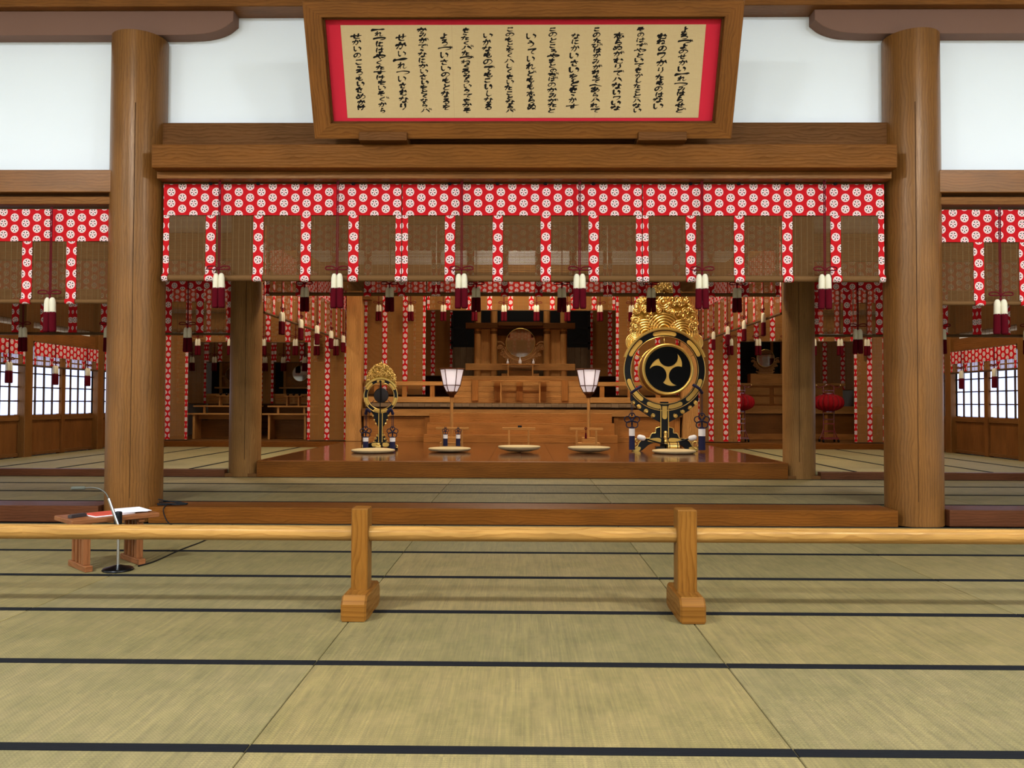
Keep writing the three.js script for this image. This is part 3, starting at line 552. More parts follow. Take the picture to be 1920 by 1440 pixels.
function shrineBox(label, x, y, z, w) {
  const t = thing('small_shrine', label, 'shrine', [x, y, z]);
  obj('support', box(w * 0.96, 0.82, 0.45, 0, -0.41, 0.05), M.altarDark, t);
  obj('base_cabinet', [rbox(w, 0.26, 0.5, 0, 0.13, 0.1, 0.005)], M.altarPale, t);
  for (const s of [-1, 1]) { obj('drawer', rbox(w * 0.4, 0.07, 0.02, s * w * 0.23, 0.18, 0.36, 0.003), M.altar, t); obj('drawer', rbox(w * 0.4, 0.07, 0.02, s * w * 0.23, 0.08, 0.36, 0.003), M.altar, t); }
  obj('shelf', rbox(w * 0.9, 0.04, 0.3, 0, 0.42, -0.2, 0.004), M.altarPale, t);
  for (const s of [-1, 1]) obj('pillar', rbox(0.07, 1.0, 0.07, s * w * 0.36, 0.76, -0.25, 0.004, 1), M.altarPale, t);
  for (let i = 0; i < 5; i++) obj('door_board', box(w * 0.14, 0.8, 0.02, (i - 2) * w * 0.145, 0.82, -0.3, 1), M.altar, t);
  obj('roof_beam', rbox(w, 0.08, 0.2, 0, 1.28, -0.22, 0.005), M.dark, t);
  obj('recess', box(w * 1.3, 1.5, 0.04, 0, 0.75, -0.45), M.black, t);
}
shrineBox('small shrine with cabinet, left one in the left room', -7.55, 1.21, -20.8, 1.1);
shrineBox('small shrine with cabinet, right one in the left room', -5.85, 1.21, -20.8, 1.1);
for (const [x, n] of [[-7.13, 'left'], [-5.5, 'right']]) {
  offeringTable('small offering stand on the ' + n + ' two-tier table of the left room', [x, 1.172, -19.25], 0.42, 0.24, 0.2, 'small offering stands');
  [-0.14, 0, 0.14].forEach((d, i) => { const c = tag(obj('offering_cup', cup, M.bronze), `${['left', 'middle', 'right'][i]} small footed cup on the offering stand of the ${n} side shrine`, 'cup', 'footed cups'); c.position.set(x + d, 1.412, -19.25); });
}
{
  const t = thing('shrine_counter', 'panelled wooden counter with drawers under the mirror in the right room', 'counter', [6.9, 0.39, -19.6]);
  obj('lower_panel', box(3.5, 0.5, 0.05, 0, 0.36, 0, 0), M.beam, t);
  for (const x of [-1.5, -0.5, 0.5, 1.5]) obj('stile', box(0.08, 0.62, 0.07, x, 0.31, 0.02, 1), M.altar, t);
  obj('bottom_rail', rbox(3.5, 0.14, 0.1, 0, 0.07, 0.03, 0.004), M.altar, t);
  obj('counter_top', rbox(3.6, 0.18, 0.5, 0, 0.72, -0.15, 0.006), M.altarPale, t);
  obj('cabinet', box(2.6, 0.5, 0.4, -0.35, 1.06, -0.25), M.altar, t);
  for (let i = 0; i < 3; i++) for (let j = 0; j < 2; j++) obj('drawer', rbox(0.62, 0.17, 0.03, -1.15 + i * 0.72, 0.95 + j * 0.22, -0.04, 0.004), M.altarPale, t);
  obj('cabinet_top', rbox(2.7, 0.06, 0.5, -0.35, 1.34, -0.25, 0.005), M.altarPale, t);
  obj('mirror_plinth', rbox(0.9, 0.24, 0.3, -0.8, 1.49, -0.35, 0.005), M.altarPale, t);
  obj('core', box(3.4, 0.6, 0.6, 0, 0.35, -0.35), M.altarDark, t);
}
{
  const t = thing('shrine_recess', 'dark recessed shrine behind the mirror in the right room', 'shrine', [6.0, 0.39, -20.7]);
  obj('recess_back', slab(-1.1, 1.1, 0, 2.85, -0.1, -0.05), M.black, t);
  for (const s of [-1, 1]) { obj('pillar', rbox(0.1, 2.7, 0.1, s * 0.7, 1.35, 0.1, 0.005, 1), M.altar, t); obj('inner_pillar', rbox(0.06, 2.6, 0.06, s * 0.45, 1.3, 0.0, 0.004, 1), M.altarPale, t); }
  obj('roof_beam', rbox(2.3, 0.12, 0.2, 0, 2.75, 0.1, 0.006), M.altar, t);
}
function wheeledLantern(label, x, z) {
  const t = thing('red_lantern', label, 'lantern', [x, 0.39, z], 0, 'red lanterns on wheels');
  const g = new THREE.SphereGeometry(1, 96, 18), p = g.attributes.position;
  for (let i = 0; i < p.count; i++) { const a = Math.atan2(p.getZ(i), p.getX(i)), k = 0.88 + 0.15 * Math.pow(Math.abs(Math.sin(a * 8)), 0.6); const y = p.getY(i); p.setXYZ(i, p.getX(i) * 0.33 * k, Math.sign(y) * Math.pow(Math.abs(y), 0.85) * 0.2, p.getZ(i) * 0.33 * k); }
  g.computeVertexNormals();
  const body = obj('paper_shade', g.translate(0, 0.9, 0), M.lanternRed, t);
  for (let i = 0; i < 16; i++) { const a = i * Math.PI / 8; obj('rib', tube(Array.from({ length: 9 }, (_, k) => { const e = -1.35 + k * 0.3375; return V(Math.cos(a) * 0.305 * Math.cos(e), Math.sign(e) * Math.pow(Math.abs(Math.sin(e)), 0.85) * 0.202 + 0.9, Math.sin(a) * 0.305 * Math.cos(e)); }), 0.007, 14, 5), M.redLacquer, body); }
  obj('cap', [cyl(0.13, 0.13, 0.03, 0, 1.105, 0, 24), cyl(0.13, 0.13, 0.03, 0, 0.69, 0, 24)], M.redLacquer, t);
  obj('roof_frame', [tube([V(-0.26, 1.29), V(-0.22, 1.24), V(-0.1, 1.27), V(0, 1.31), V(0.1, 1.27), V(0.22, 1.24), V(0.26, 1.29)], 0.012, 30, 6), ...[-0.12, 0.12].map((q) => cyl(0.012, 0.012, 0.16, q, 1.2, 0, 8)), new THREE.BoxGeometry(0.3, 0.015, 0.02).translate(0, 1.17, 0)], M.redLacquer, t);
  obj('gilt_tip', [ball(0.018, -0.27, 1.29, 0), ball(0.018, 0.27, 1.29, 0)], M.gold, t);
  obj('stand', [...[-0.12, 0.12].map((q) => cyl(0.012, 0.012, 0.62, q, 0.38, 0, 8)), ...[0.52, 0.42, 0.25].map((y) => new THREE.BoxGeometry(0.26, 0.025, 0.025).translate(0, y, 0)), new THREE.BoxGeometry(0.34, 0.04, 0.3).translate(0, 0.09, 0), ...[-1, 1].map((q) => tube([V(q * 0.12, 0.3), V(q * 0.16, 0.18), V(q * 0.2, 0.08)], 0.012, 10, 6))], M.redLacquer, t);
  for (const a of [-1, 1]) for (const b of [-1, 1]) obj('caster', new THREE.CylinderGeometry(0.035, 0.035, 0.025, 14).rotateZ(Math.PI / 2).translate(a * 0.17, 0.037, b * 0.12), M.black, t);
}
wheeledLantern('red pleated paper lantern on a wheeled stand, right of the right inner column', 6.97, -18.25);
wheeledLantern('red pleated paper lantern half hidden by the red-striped blind beside the drum', 4.95, -18.25);

// ---------------------------------------------------------------- drum and gong
const arcPts = (cx, cy, r, a0, a1, n = 20) => Array.from({ length: n }, (_, i) => { const a = a0 + (a1 - a0) * i / (n - 1); return [cx + Math.cos(a) * r, cy + Math.sin(a) * r]; });
const band = (r0, r1, a0, a1, depth, n = 24) => plate([...arcPts(0, 0, r1, a0, a1, n), ...arcPts(0, 0, r0, a1, a0, n)], depth, 0);
const D = Math.PI / 180;
// ring stand shared by both: every length in units of U metres, ring centre at (0, cy)
function ringStand(t, U, cy, ro, ri, plates, depth) {
  const at = (g) => g.translate(0, cy * U, 0);
  obj('ring', at(plate(circle(ro * U, 72), depth, 0, [circle(ri * U, 72)])), M.lacquer, t);
  obj('gold_rim', [at(new THREE.TorusGeometry(ro * U, 0.9 * U, 8, 96).translate(0, 0, depth / 2)), at(new THREE.TorusGeometry(ri * U, 0.7 * U, 8, 96).translate(0, 0, depth / 2))], M.gold, t);
  for (const [a, half] of plates) {
    const r0 = ri + (ro - ri) * 0.2, r1 = ro - (ro - ri) * 0.2, rm = (r0 + r1) / 2, w = (r1 - r0) / 2;
    const pts = [...arcPts(0, 0, r1, (a - half) * D, (a + half) * D, 14), ...arcPts(rm * Math.cos((a + half) * D), rm * Math.sin((a + half) * D), w, (a + half) * D, (a + half + 180) * D, 8).slice(1, -1), ...arcPts(0, 0, r0, (a + half) * D, (a - half) * D, 14), ...arcPts(rm * Math.cos((a - half) * D), rm * Math.sin((a - half) * D), w, (a - half + 180) * D, (a - half + 360) * D, 8).slice(1, -1)];
    obj('gold_plate', at(plate(pts.map(([x, y]) => [x * U, y * U]), 0.012, 0.002).translate(0, 0, depth / 2 + 0.003)), M.goldPaint, t);
  }
}
function scrolls(list, U, rTube) {                               // spiral curls [x, y, size, direction, z]
  return list.map(([x, y, s, d, z = 0]) => tube(Array.from({ length: 14 }, (_, i) => { const a = d * i * 0.58 + x, q = s * (1 - i / 16); return V((x + Math.cos(a) * q) * U, (y + Math.sin(a) * q) * U, z * U + i * 0.0015); }), rTube * U, 26, 5));
}
const inside = (pts, x, y) => { let c = false; for (let i = 0, j = pts.length - 1; i < pts.length; j = i++) { const [a, b] = pts[i], [p, q] = pts[j]; if (b > y !== q > y && x < ((p - a) * (y - b)) / (q - b) + a) c = !c; } return c; };
{ // big drum: U = one unit
  const U = 0.00963, t = thing('big_drum', 'big gilded drum on a black and gold ring stand, three black commas on its head', 'drum', [2.57, 0.4, -14.45]);
  const cy = 151;
  ringStand(t, U, cy, 75.5, 63, [[90, 15], [143, 12], [37, 12], [214, 17], [326, 17], [253, 8], [287, 8]], 0.09);
  // drum body and head, hung slightly in front of the ring
  const head = (g) => g.translate(0.035, (cy + 1) * U, 0.17);
  obj('drum_shell', head(new THREE.CylinderGeometry(46 * U, 46 * U, 0.5, 64, 1, true).rotateX(Math.PI / 2).translate(0, 0, -0.25)), M.beam, t);
  obj('head_rim', [head(new THREE.TorusGeometry(45.5 * U, 2.6 * U, 12, 96)), head(new THREE.TorusGeometry(45.5 * U, 2.6 * U, 12, 96).translate(0, 0, -0.5))], M.goldDull, t);
  obj('drum_head', head(new THREE.CylinderGeometry(45 * U, 45 * U, 0.01, 72).rotateX(Math.PI / 2)), M.goldPaint, t);
  const R = 41, commas = [];
  for (let k = 0; k < 3; k++) {
    const a0 = (88 + k * 120) * D, hx = Math.cos(a0) * 23, hy = Math.sin(a0) * 23, out = [], inn = [];
    commas.push(plate(circle(17.7, 40, hx, hy).map(([x, y]) => [x * U, y * U]), 0.006));
    for (let i = 0; i <= 40; i++) { const f = i / 40, a = a0 - 0.12 + f * 2.75, th = 23 * Math.pow(1 - f, 1.25) * (f < 0.06 ? 1 : 1) + 0.4; out.push([Math.cos(a) * R, Math.sin(a) * R]); inn.push([Math.cos(a) * (R - th), Math.sin(a) * (R - th)]); }
    commas.push(plate([...out, ...inn.reverse()].map(([x, y]) => [x * U, y * U]), 0.006));
  }
  for (const g of commas) obj('black_comma', head(g.translate(0, 0, 0.007 + commas.indexOf(g) * 0.0002)), M.commaBlack, t);
  obj('head_outline', head(band(40.6 * U, 42.2 * U, 0, Math.PI * 2 - 0.001, 0.006, 90).translate(0, 0, 0.007)), M.commaBlack, t);
  const tacks = []; for (let i = 0; i < 60; i++) { const a = i * 6 * D; tacks.push(ball(0.008, Math.cos(a) * 46.5 * U, Math.sin(a) * 46.5 * U, -0.05, 6)); }
  obj('tack_ring', tacks.map(head), M.gold, t);
  for (const a of [90, 152, 28]) obj('hanging_hook', tube([V(Math.cos(a * D) * 48 * U + 0.02, (cy + Math.sin(a * D) * 48) * U, 0.02), V(Math.cos(a * D) * 53 * U, (cy + Math.sin(a * D) * 53) * U, 0.03), V(Math.cos(a * D) * 63 * U, (cy + Math.sin(a * D) * 63) * U, 0)], 0.008, 12, 6), M.gold, t);
  // lower black wing with gilt buds
  const wing = [];
  for (const s of [1, -1]) { const q = [[63, 112], [63, 95], [56, 86], [49, 78], [36, 70], [24, 62], [14, 57], [8, 54]]; (s > 0 ? wing.push(...q) : wing.push(...q.reverse().map(([x, y]) => [-x, y]))); }
  const arc = arcPts(0, cy, 66, (180 + 34) * D, (360 - 34) * D, 30);
  obj('black_wing', plate([...wing, ...arc].map(([x, y]) => [x * U, y * U]), 0.05, 0.004), M.lacquer, t);
  for (const s of [-1, 1]) for (const [x, y] of [[58, 90], [47.5, 82], [34, 74], [21, 66]]) { const b = obj('gilt_bud', ball(3.6 * U, 0, 0, 0, 12).scale(1, 1, 0.5).translate(s * x * U, y * U, 0.035), M.gold, t); obj('bud_curl', scrolls([[s * x, y, 4.6, s]], U, 0.8).map((g) => g.translate(0, 0, 0.04)), M.goldDull, b); }
  // neck post
  obj('neck', rbox(15 * U, 92 * U, 0.08, 0, 46 * U, 0, 0.006), M.lacquer, t);
  obj('neck_trim', [box(1.5 * U, 70 * U, 0.01, -7.2 * U, 48 * U, 0.047), box(1.5 * U, 70 * U, 0.01, 7.2 * U, 48 * U, 0.047)], M.goldPaint, t);
  obj('neck_plate', plate([[-4.5, 84], [-4.5, 64], ...arcPts(0, 64, 4.5, Math.PI, Math.PI * 2, 10).slice(1), [4.5, 84]].map(([x, y]) => [x * U, y * U]), 0.012).translate(0, 0, 0.05), M.goldPaint, t);
  obj('neck_finial', [[0, 34, 4], [0.2, 30, 3.6], [-0.2, 26, 4], [0.4, 22, 3.8], [0.8, 18, 4.2], [1, 14, 4]].map(([x, y, r]) => ball(r * U, (x + 1) * U, y * U, 0.07, 10)), M.gold, t);
  for (const s of [-1, 1]) {
    const q = smooth([[8, 45], [16, 42], [17, 34], [23, 33], [27, 26], [28, 22]], 24);
    obj('small_wing', plate([...q, [7, 22]].map(([x, y]) => [s * x * U, y * U]), 0.05, 0.003), M.lacquer, t);
    obj('wing_edge', tube(q.map(([x, y]) => V(s * x * U, y * U, 0.028)), 0.9 * U, 40, 6), M.gold, t);
    obj('foot', plate(smooth([[4, 24], [30, 23], [42, 20], [50, 10], [60, 2], [58, 0], [44, 1], [30, 12], [18, 16], [4, 15]].map(([x, y]) => [s * x * U, y * U]), 50, true), 0.1, 0.005), M.lacquer, t);
    obj('foot_plate', plate(smooth([[8, 23.5], [30, 22], [32, 19], [22, 16.5], [8, 16.5]].map(([x, y]) => [s * x * U, y * U]), 24, true), 0.012).translate(0, 0, 0.06), M.goldPaint, t); obj('foot_plate', plate(smooth([[45, 7], [60, 7], [62, 3], [58, 0.6], [47, 1]].map(([x, y]) => [s * x * U, y * U]), 24, true), 0.012).translate(0, 0, 0.06), M.goldPaint, t);
    obj('foot_scroll', [...scrolls([[s * 57, 14, 8.5, -s], [s * 53, 19, 4, s]], U, 1.3), tube([[28, 24], [38, 23], [46, 18], [52, 8], [58, 5]].map(([x, y]) => V(s * x * U, y * U, 0.03)), 0.9 * U, 20, 6)].map((g) => g.translate(0, 0, 0.04)), M.gold, t);
  }
  // crown: gilded plate, wave arcs, cloud scrolls
  const crown = smooth([[-69, 186], [-65, 206], [-60, 228], [-58, 252], [-46, 282], [-26, 300], [0, 316], [26, 300], [46, 282], [58, 252], [60, 228], [65, 206], [69, 186]], 60);
  obj('crown_plate', plate([...crown, ...arcPts(0, cy, 76, 21 * D, 159 * D, 24)].map(([x, y]) => [x * U, y * U]), 0.05, 0.006).translate(0, 0, -0.02), M.goldDeep, t);
  const waves = [];
  for (const [a, r] of [[90, 30], [118, 27], [62, 27], [137, 17], [43, 17]]) for (let k = 0; k < 5; k++) { const q = r * (1 - k * 0.17), bx = Math.cos(a * D) * 74, by = cy + Math.sin(a * D) * 76; waves.push(tube(arcPts(bx, by, q, (a - 88) * D, (a + 88) * D, 16).map(([x, y]) => V(x * U, y * U, 0.03 + k * 0.004)), 1.7 * U, 26, 6)); }
  obj('wave_relief', waves, M.gold, t);
  const clouds = [], beads = [];
  for (let i = 0; i < 900 && clouds.length < 150; i++) { const x = between(-60, 60), y = between(222, 312); if (!inside(crown, x, y) || Math.hypot(x, y - cy) < 113 - Math.abs(x) * 0.34) continue; clouds.push([x, y, between(3.5, 7), rnd() < 0.5 ? 1 : -1, between(2, 7)]); }
  for (let i = 2; i < 59; i++) beads.push([crown[i][0], crown[i][1], 3.4, i % 2 ? 1 : -1, 1]);
  obj('cloud_scrolls', scrolls(clouds, U, 1.25), M.gold, t).userData.kind = 'stuff';
  obj('edge_scrolls', scrolls(beads, U, 1.1), M.gold, t).userData.kind = 'stuff';
  const knobs = []; for (const c of clouds.slice(0, 90)) knobs.push(ball(between(1.6, 2.9) * U, c[0] * U, c[1] * U, 0.03 + c[4] * U * 0.6, 8));
  obj('cloud_knobs', knobs, M.gold, t).userData.kind = 'stuff';
  for (const s of [-1, 1]) obj('crown_medallion', [new THREE.TorusGeometry(7 * U, 1.5 * U, 8, 24), ...scrolls([[0, 0, 5, s]], U, 1.2)].map((g) => g.translate(s * 53 * U, 232 * U, 0.05)), M.gold, t);
  obj('crown_jewel', [new THREE.TorusGeometry(7 * U, 1.8 * U, 8, 24), new THREE.TorusGeometry(11 * U, 1.4 * U, 8, 24), ball(4 * U, 0, 0, 0, 12)].map((g) => g.translate(-2 * U, 278 * U, 0.07)), M.gold, t);
  obj('crown_base', [band(76.2 * U, 79.5 * U, 18 * D, 162 * D, 0.14, 40).translate(0, cy * U, 0.02)], M.goldDull, t);
}
function mallet(label, x, y, z, s) {
  const t = thing('drum_mallet', label, 'mallet', [x, y, z], 0, 'drum mallets');
  obj('handle', tube([V(0, 0.11), V(s * 0.24, 0.17), V(s * 0.46, 0.235)], 0.014, 12, 8), M.lacquer, t);
  obj('mallet_head', new THREE.CapsuleGeometry(0.048, 0.06, 6, 14).rotateZ(Math.PI / 2).rotateZ(s * 0.22).translate(s * 0.5, 0.245, 0), M.whiteBand, t);
}
mallet('left drum mallet with black handle and white padded head on the drum base', 2.63, 0.4, -14.25, -1);
mallet('right drum mallet with black handle and white padded head on the drum base', 2.54, 0.4, -14.27, 1);
{
  const t = thing('mallet_rest', 'gilded round mallet rest before the foot of the big drum', 'rest', [2.67, 0.4, -14.26]);
  obj('gold_barrel', [new THREE.CylinderGeometry(0.085, 0.085, 0.2, 28).rotateZ(Math.PI / 2).translate(0.02, 0.09, 0)], M.gold, t);
  obj('barrel_band', [-0.05, 0.09].map((x) => new THREE.TorusGeometry(0.086, 0.007, 8, 28).rotateY(Math.PI / 2).translate(x, 0.09, 0)), M.lacquer, t);
  obj('dark_block', rbox(0.16, 0.09, 0.14, -0.2, 0.045, -0.06, 0.008), M.lacquer, t);
}
{ // small gong on a matching stand
  const U = 0.00963, cy = 101, t = thing('gong_stand', 'small gilded stand with a dark bronze gong in a black and gold ring', 'gong', [-2.543, 0.4, -14.45]);
  ringStand(t, U, cy, 31.5, 25, [[90, 11], [140, 12], [40, 12], [202, 12], [338, 12], [256, 9], [284, 9]], 0.06);
  obj('gong_disc', [lathe([[0, 0], [13, 0], [14, -1], [14, -3.2], [12.5, -4]].map(([x, y]) => [x * U, y * U]), 40).rotateX(Math.PI / 2).translate(0, (cy + 1) * U, 0)], M.bronze, t);
  obj('gong_cord', [tube([V(-13 * U, (cy - 8) * U), V(-22 * U, (cy - 18) * U)], 0.006, 4, 6), tube([V(13 * U, (cy - 8) * U), V(22 * U, (cy - 18) * U)], 0.006, 4, 6), tube([V(0, (cy + 14) * U), V(0, (cy + 25) * U)], 0.006, 4, 6)], M.navyCord, t);
  obj('striker', [cyl(0.008, 0.008, 60 * U, -0.5 * U, 98 * U, 0.05, 8), ball(0.022, -0.5 * U, 128 * U, 0.05, 10)], M.black, t);
  const q = [[19, 73], [14, 66], [12, 58], [8, 50], [5, 44]];
  obj('black_wing', plate([...q, ...[...q].reverse().map(([x, y]) => [-x, y])].concat(arcPts(0, cy, 28, 225 * D, 315 * D, 14)).map(([x, y]) => [x * U, y * U]), 0.035, 0.003), M.lacquer, t);
  for (const s of [-1, 1]) for (const [x, y] of [[14.5, 64], [12, 56], [9, 49]]) obj('gilt_bud', ball(1.9 * U, 0, 0, 0, 10).scale(1, 1, 0.5).translate(s * x * U, y * U, 0.025), M.gold, t);
  obj('neck', rbox(8 * U, 74 * U, 0.05, 0, 37 * U, 0, 0.004), M.lacquer, t);
  obj('neck_trim', [box(1.3 * U, 60 * U, 0.01, -3.4 * U, 40 * U, 0.03), box(1.3 * U, 60 * U, 0.01, 3.4 * U, 40 * U, 0.03)], M.goldPaint, t);
  for (const s of [-1, 1]) {
    obj('small_wing', plate([[4, 32], [8, 24], [12, 15], [4, 13]].map(([x, y]) => [s * x * U, y * U]), 0.035, 0.002), M.lacquer, t);
    obj('wing_edge', scrolls([[s * 6, 27, 2.4, s], [s * 9, 21, 2.4, s], [s * 12, 15, 2.4, s]], U, 0.7).map((g) => g.translate(0, 0, 0.02)), M.gold, t);
    obj('foot', plate(smooth([[3, 14], [18, 13], [26, 9], [32, 1], [20, 0.5], [12, 5], [3, 6]].map(([x, y]) => [s * x * U, y * U]), 36, true), 0.07, 0.003), M.lacquer, t);
    obj('foot_plate', plate(smooth([[5, 13], [16, 12], [15, 7], [5, 7]].map(([x, y]) => [s * x * U, y * U]), 20, true), 0.01).translate(0, 0, 0.04), M.goldPaint, t);
    obj('foot_scroll', scrolls([[s * 30, 6, 4.5, -s]], U, 1.2).map((g) => g.translate(0, 0, 0.02)), M.gold, t);
  }
  obj('base_knob', [rbox(11 * U, 8 * U, 0.1, -3 * U, 5 * U, 0.06, 0.02), rbox(7 * U, 5 * U, 0.08, -3 * U, 11 * U, 0.05, 0.015)], M.gold, t);
  const crown = smooth([[-26, 119], [-27, 128], [-24, 142], [-14, 155], [0, 162], [14, 155], [24, 142], [27, 128], [26, 119]], 40);
  obj('crown_plate', plate([...crown, ...arcPts(0, cy, 31.5, 36 * D, 144 * D, 14)].map(([x, y]) => [x * U, y * U]), 0.03, 0.003), M.goldDeep, t);
  const clouds = [];
  for (let i = 0; i < 900 && clouds.length < 110; i++) { const x = between(-26, 26), y = between(126, 160); if (!inside(crown, x, y) || Math.hypot(x, y - cy) < 36) continue; clouds.push([x, y, between(1.8, 3.4), rnd() < 0.5 ? 1 : -1, between(2, 4)]); }
  for (let i = 1; i < 40; i++) clouds.push([crown[i][0], crown[i][1], 1.7, i % 2 ? 1 : -1, 1]);
  obj('cloud_scrolls', scrolls(clouds, U, 0.7), M.gold, t).userData.kind = 'stuff';
  obj('crown_tip', new THREE.ConeGeometry(2 * U, 6 * U, 10).translate(0, 164 * U, 0), M.gold, t);
  obj('crown_base', band(31.8 * U, 34.5 * U, 30 * D, 150 * D, 0.08, 30).translate(0, cy * U, 0.01), M.goldDull, t);
}
// navy cords with flower knots and white-banded tassels
function navyTassel(label, group, [x, y, z], { cord, knot, w, len, wrap }) {
  const t = thing('navy_tassel', label, 'tassel', [x, y, z], 0, group);
  if (cord > 0) obj('cord', [-1, 1].map((s) => cyl(0.006, 0.006, cord, s * 0.012, len + knot * 2 + cord / 2, 0, 6)), M.navyCord, t);
  const petals = [];
  for (let k = 0; k < 5; k++) { const a = (90 + k * 72) * D, c = [Math.cos(a), Math.sin(a)], p = [-c[1], c[0]]; petals.push(tube([[0.1, 0.1], [0.6, 0.42], [1, 0.2], [1, -0.2], [0.6, -0.42], [0.1, -0.1]].map(([u, v]) => V((c[0] * u + p[0] * v) * knot * 1.15, (c[1] * u + p[1] * v) * knot * 1.15 + len + knot, 0.01)), knot * 0.075 + 0.002, 26, 6, true)); }
  obj('flower_knot', [...petals, ball(knot * 0.26, 0, len + knot, 0.01, 10), ball(knot * 0.18, 0, len + knot * 1.9, 0.01, 8)], M.navyCord, t);
  obj('fringe', [cyl(w * 0.48, w * 0.5, len * 0.62, 0, len * 0.31, 0, 18), cyl(w * 0.2, w * 0.48, len * 0.08, 0, len * 0.96, 0, 18)], M.navy, t);
  obj('white_band', [cyl(w * 0.5, w * 0.5, len * 0.32, 0, len * 0.78, 0, 18)], M.whiteBand, t);
  if (wrap) obj('tied_wrap', [tube(wrap.map(([a, b, c]) => V(a, b, c)), 0.026, 10, 8), ball(0.03, wrap[0][0], wrap[0][1], wrap[0][2], 8)], M.navy, t);
  return t;
}
navyTassel('left navy tassel with white band hanging from the big drum ring', 'navy tassels of the drum', [1.965, 0.43, -14.27], { cord: 0.38, knot: 0.115, w: 0.105, len: 0.4, wrap: [[0, 1.02, 0], [0.06, 1.07, 0.1], [0.155, 1.13, 0.09]] });
navyTassel('right navy tassel with white band hanging from the big drum ring', 'navy tassels of the drum', [3.205, 0.43, -14.27], { cord: 0.38, knot: 0.115, w: 0.125, len: 0.4, wrap: [[0, 1.02, 0], [-0.08, 1.1, 0.1], [-0.18, 1.16, 0.09]] });
navyTassel('left navy tassel with white band hanging from the small gong ring', 'navy tassels of the gong', [-2.785, 0.42, -14.3], { cord: 0.26, knot: 0.085, w: 0.1, len: 0.22, wrap: [[0, 0.64, 0], [0.03, 0.71, 0.04], [0.09, 0.66, 0.04]] });
navyTassel('right navy tassel with white band hanging from the small gong ring', 'navy tassels of the gong', [-2.305, 0.42, -14.3], { cord: 0.26, knot: 0.085, w: 0.1, len: 0.22, wrap: [[0, 0.64, 0], [-0.03, 0.71, 0.04], [-0.09, 0.66, 0.04]] });

// ---------------------------------------------------------------- lamps, racks and cushions on the stage
function standingLamp(label, x, z) {
  const t = thing('paper_lamp', label, 'lamp', [x, 0.4, z], 0, 'paper lamps before the altar');
  obj('pole', grain(new THREE.CylinderGeometry(0.03, 0.032, 0.8, 16), 1).translate(0, 0.57, 0), M.altarPale, t);
  obj('base', [rbox(0.42, 0.1, 0.34, 0, 0.05, 0, 0.006), rbox(0.26, 0.1, 0.22, 0, 0.15, 0, 0.006)], M.altarPale, t);
  obj('socket', lathe([[0, 0.96], [0.05, 0.96], [0.06, 1.0], [0.1, 1.035], [0.11, 1.065], [0, 1.065]], 6), M.frameDark, t);
  const r = [0.105, 0.165, 0.232], y = [1.065, 1.19, 1.505], frame = [], turn = Math.PI / 6;
  const at = (lvl, k, q = 1) => V(Math.cos(turn + k * Math.PI / 3 + Math.PI / 6) * r[lvl] * q, y[lvl], Math.sin(turn + k * Math.PI / 3 + Math.PI / 6) * r[lvl] * q);
  const bar = (a, b, w) => { const d = b.clone().sub(a), g = new THREE.BoxGeometry(w, d.length() + w * 0.6, w); g.applyQuaternion(new THREE.Quaternion().setFromUnitVectors(V(0, 1), d.clone().normalize())); const m = a.clone().add(b).multiplyScalar(0.5); return g.translate(m.x, m.y, m.z); };
  for (let k = 0; k < 6; k++) for (let l = 0; l < 3; l++) { frame.push(bar(at(l, k), at(l, k + 1), l === 2 ? 0.02 : 0.014)); if (l < 2) frame.push(bar(at(l, k), at(l + 1, k), 0.014)); }
  obj('frame', frame, M.frameDark, t);
  for (let k = 0; k < 6; k++) for (let l = 0; l < 2; l++) {
    const q = [at(l, k, 0.97), at(l, k + 1, 0.97), at(l + 1, k + 1, 0.97), at(l + 1, k, 0.97)], g = new THREE.BufferGeometry(), nr = q[1].clone().sub(q[0]).cross(q[3].clone().sub(q[0])).normalize();
    const pp = [], nn = [], uv = []; for (const i of [0, 2, 1, 0, 3, 2]) { pp.push(q[i].x, q[i].y, q[i].z); nn.push(-nr.x, -nr.y, -nr.z); uv.push(i % 2, i / 3); }
    g.setAttribute('position', new THREE.Float32BufferAttribute(pp, 3)); g.setAttribute('normal', new THREE.Float32BufferAttribute(nn, 3)); g.setAttribute('uv', new THREE.Float32BufferAttribute(uv, 2));
    obj('paper_pane', g, M.paperPane, t);
  }
  const l = new THREE.PointLight(new THREE.Color(1, 0.95, 0.93), 0.1); l.position.set(0, 1.36, 0); l.name = 'lamp_light'; l.shadow.radius = 2; t.add(l);
}
standingLamp('hexagonal paper lamp on a pole, left of the altar steps', -1.345, -15.4);
standingLamp('hexagonal paper lamp on a pole, right of the altar steps', 1.29, -15.4);
function rack(label, x, z) {
  const t = thing('wooden_rack', label, 'rack', [x, 0.4, z], 0, 'small racks behind the cushions');
  obj('top_bar', rbox(0.61, 0.045, 0.05, 0, 0.38, 0, 0.006), M.altarPale, t);
  for (const s of [-1, 1]) obj('leg', rbox(0.034, 0.36, 0.04, s * 0.18, 0.18, 0, 0.004, 1), M.altarPale, t);
  obj('stretcher', rbox(0.34, 0.03, 0.03, 0, 0.05, 0, 0.004), M.altarPale, t);
}
rack('small wooden rack with two navy tassels, in front of the left paper lamp', -1.28, -14.8);
rack('small wooden rack with a tiny dark block on top, middle of three', -0.05, -14.8);
rack('small wooden rack with a tiny red tassel, in front of the right paper lamp', 1.20, -14.8);
tag(obj('dark_block', rbox(0.075, 0.035, 0.05, -0.03, 0.821, -14.8, 0.005), M.black), 'tiny dark block lying on the middle wooden rack', 'block');
navyTassel('left small navy tassel with white band on the left wooden rack', 'navy tassels on the rack', [-1.4, 0.46, -14.745], { cord: 0.03, knot: 0.05, w: 0.085, len: 0.22 });
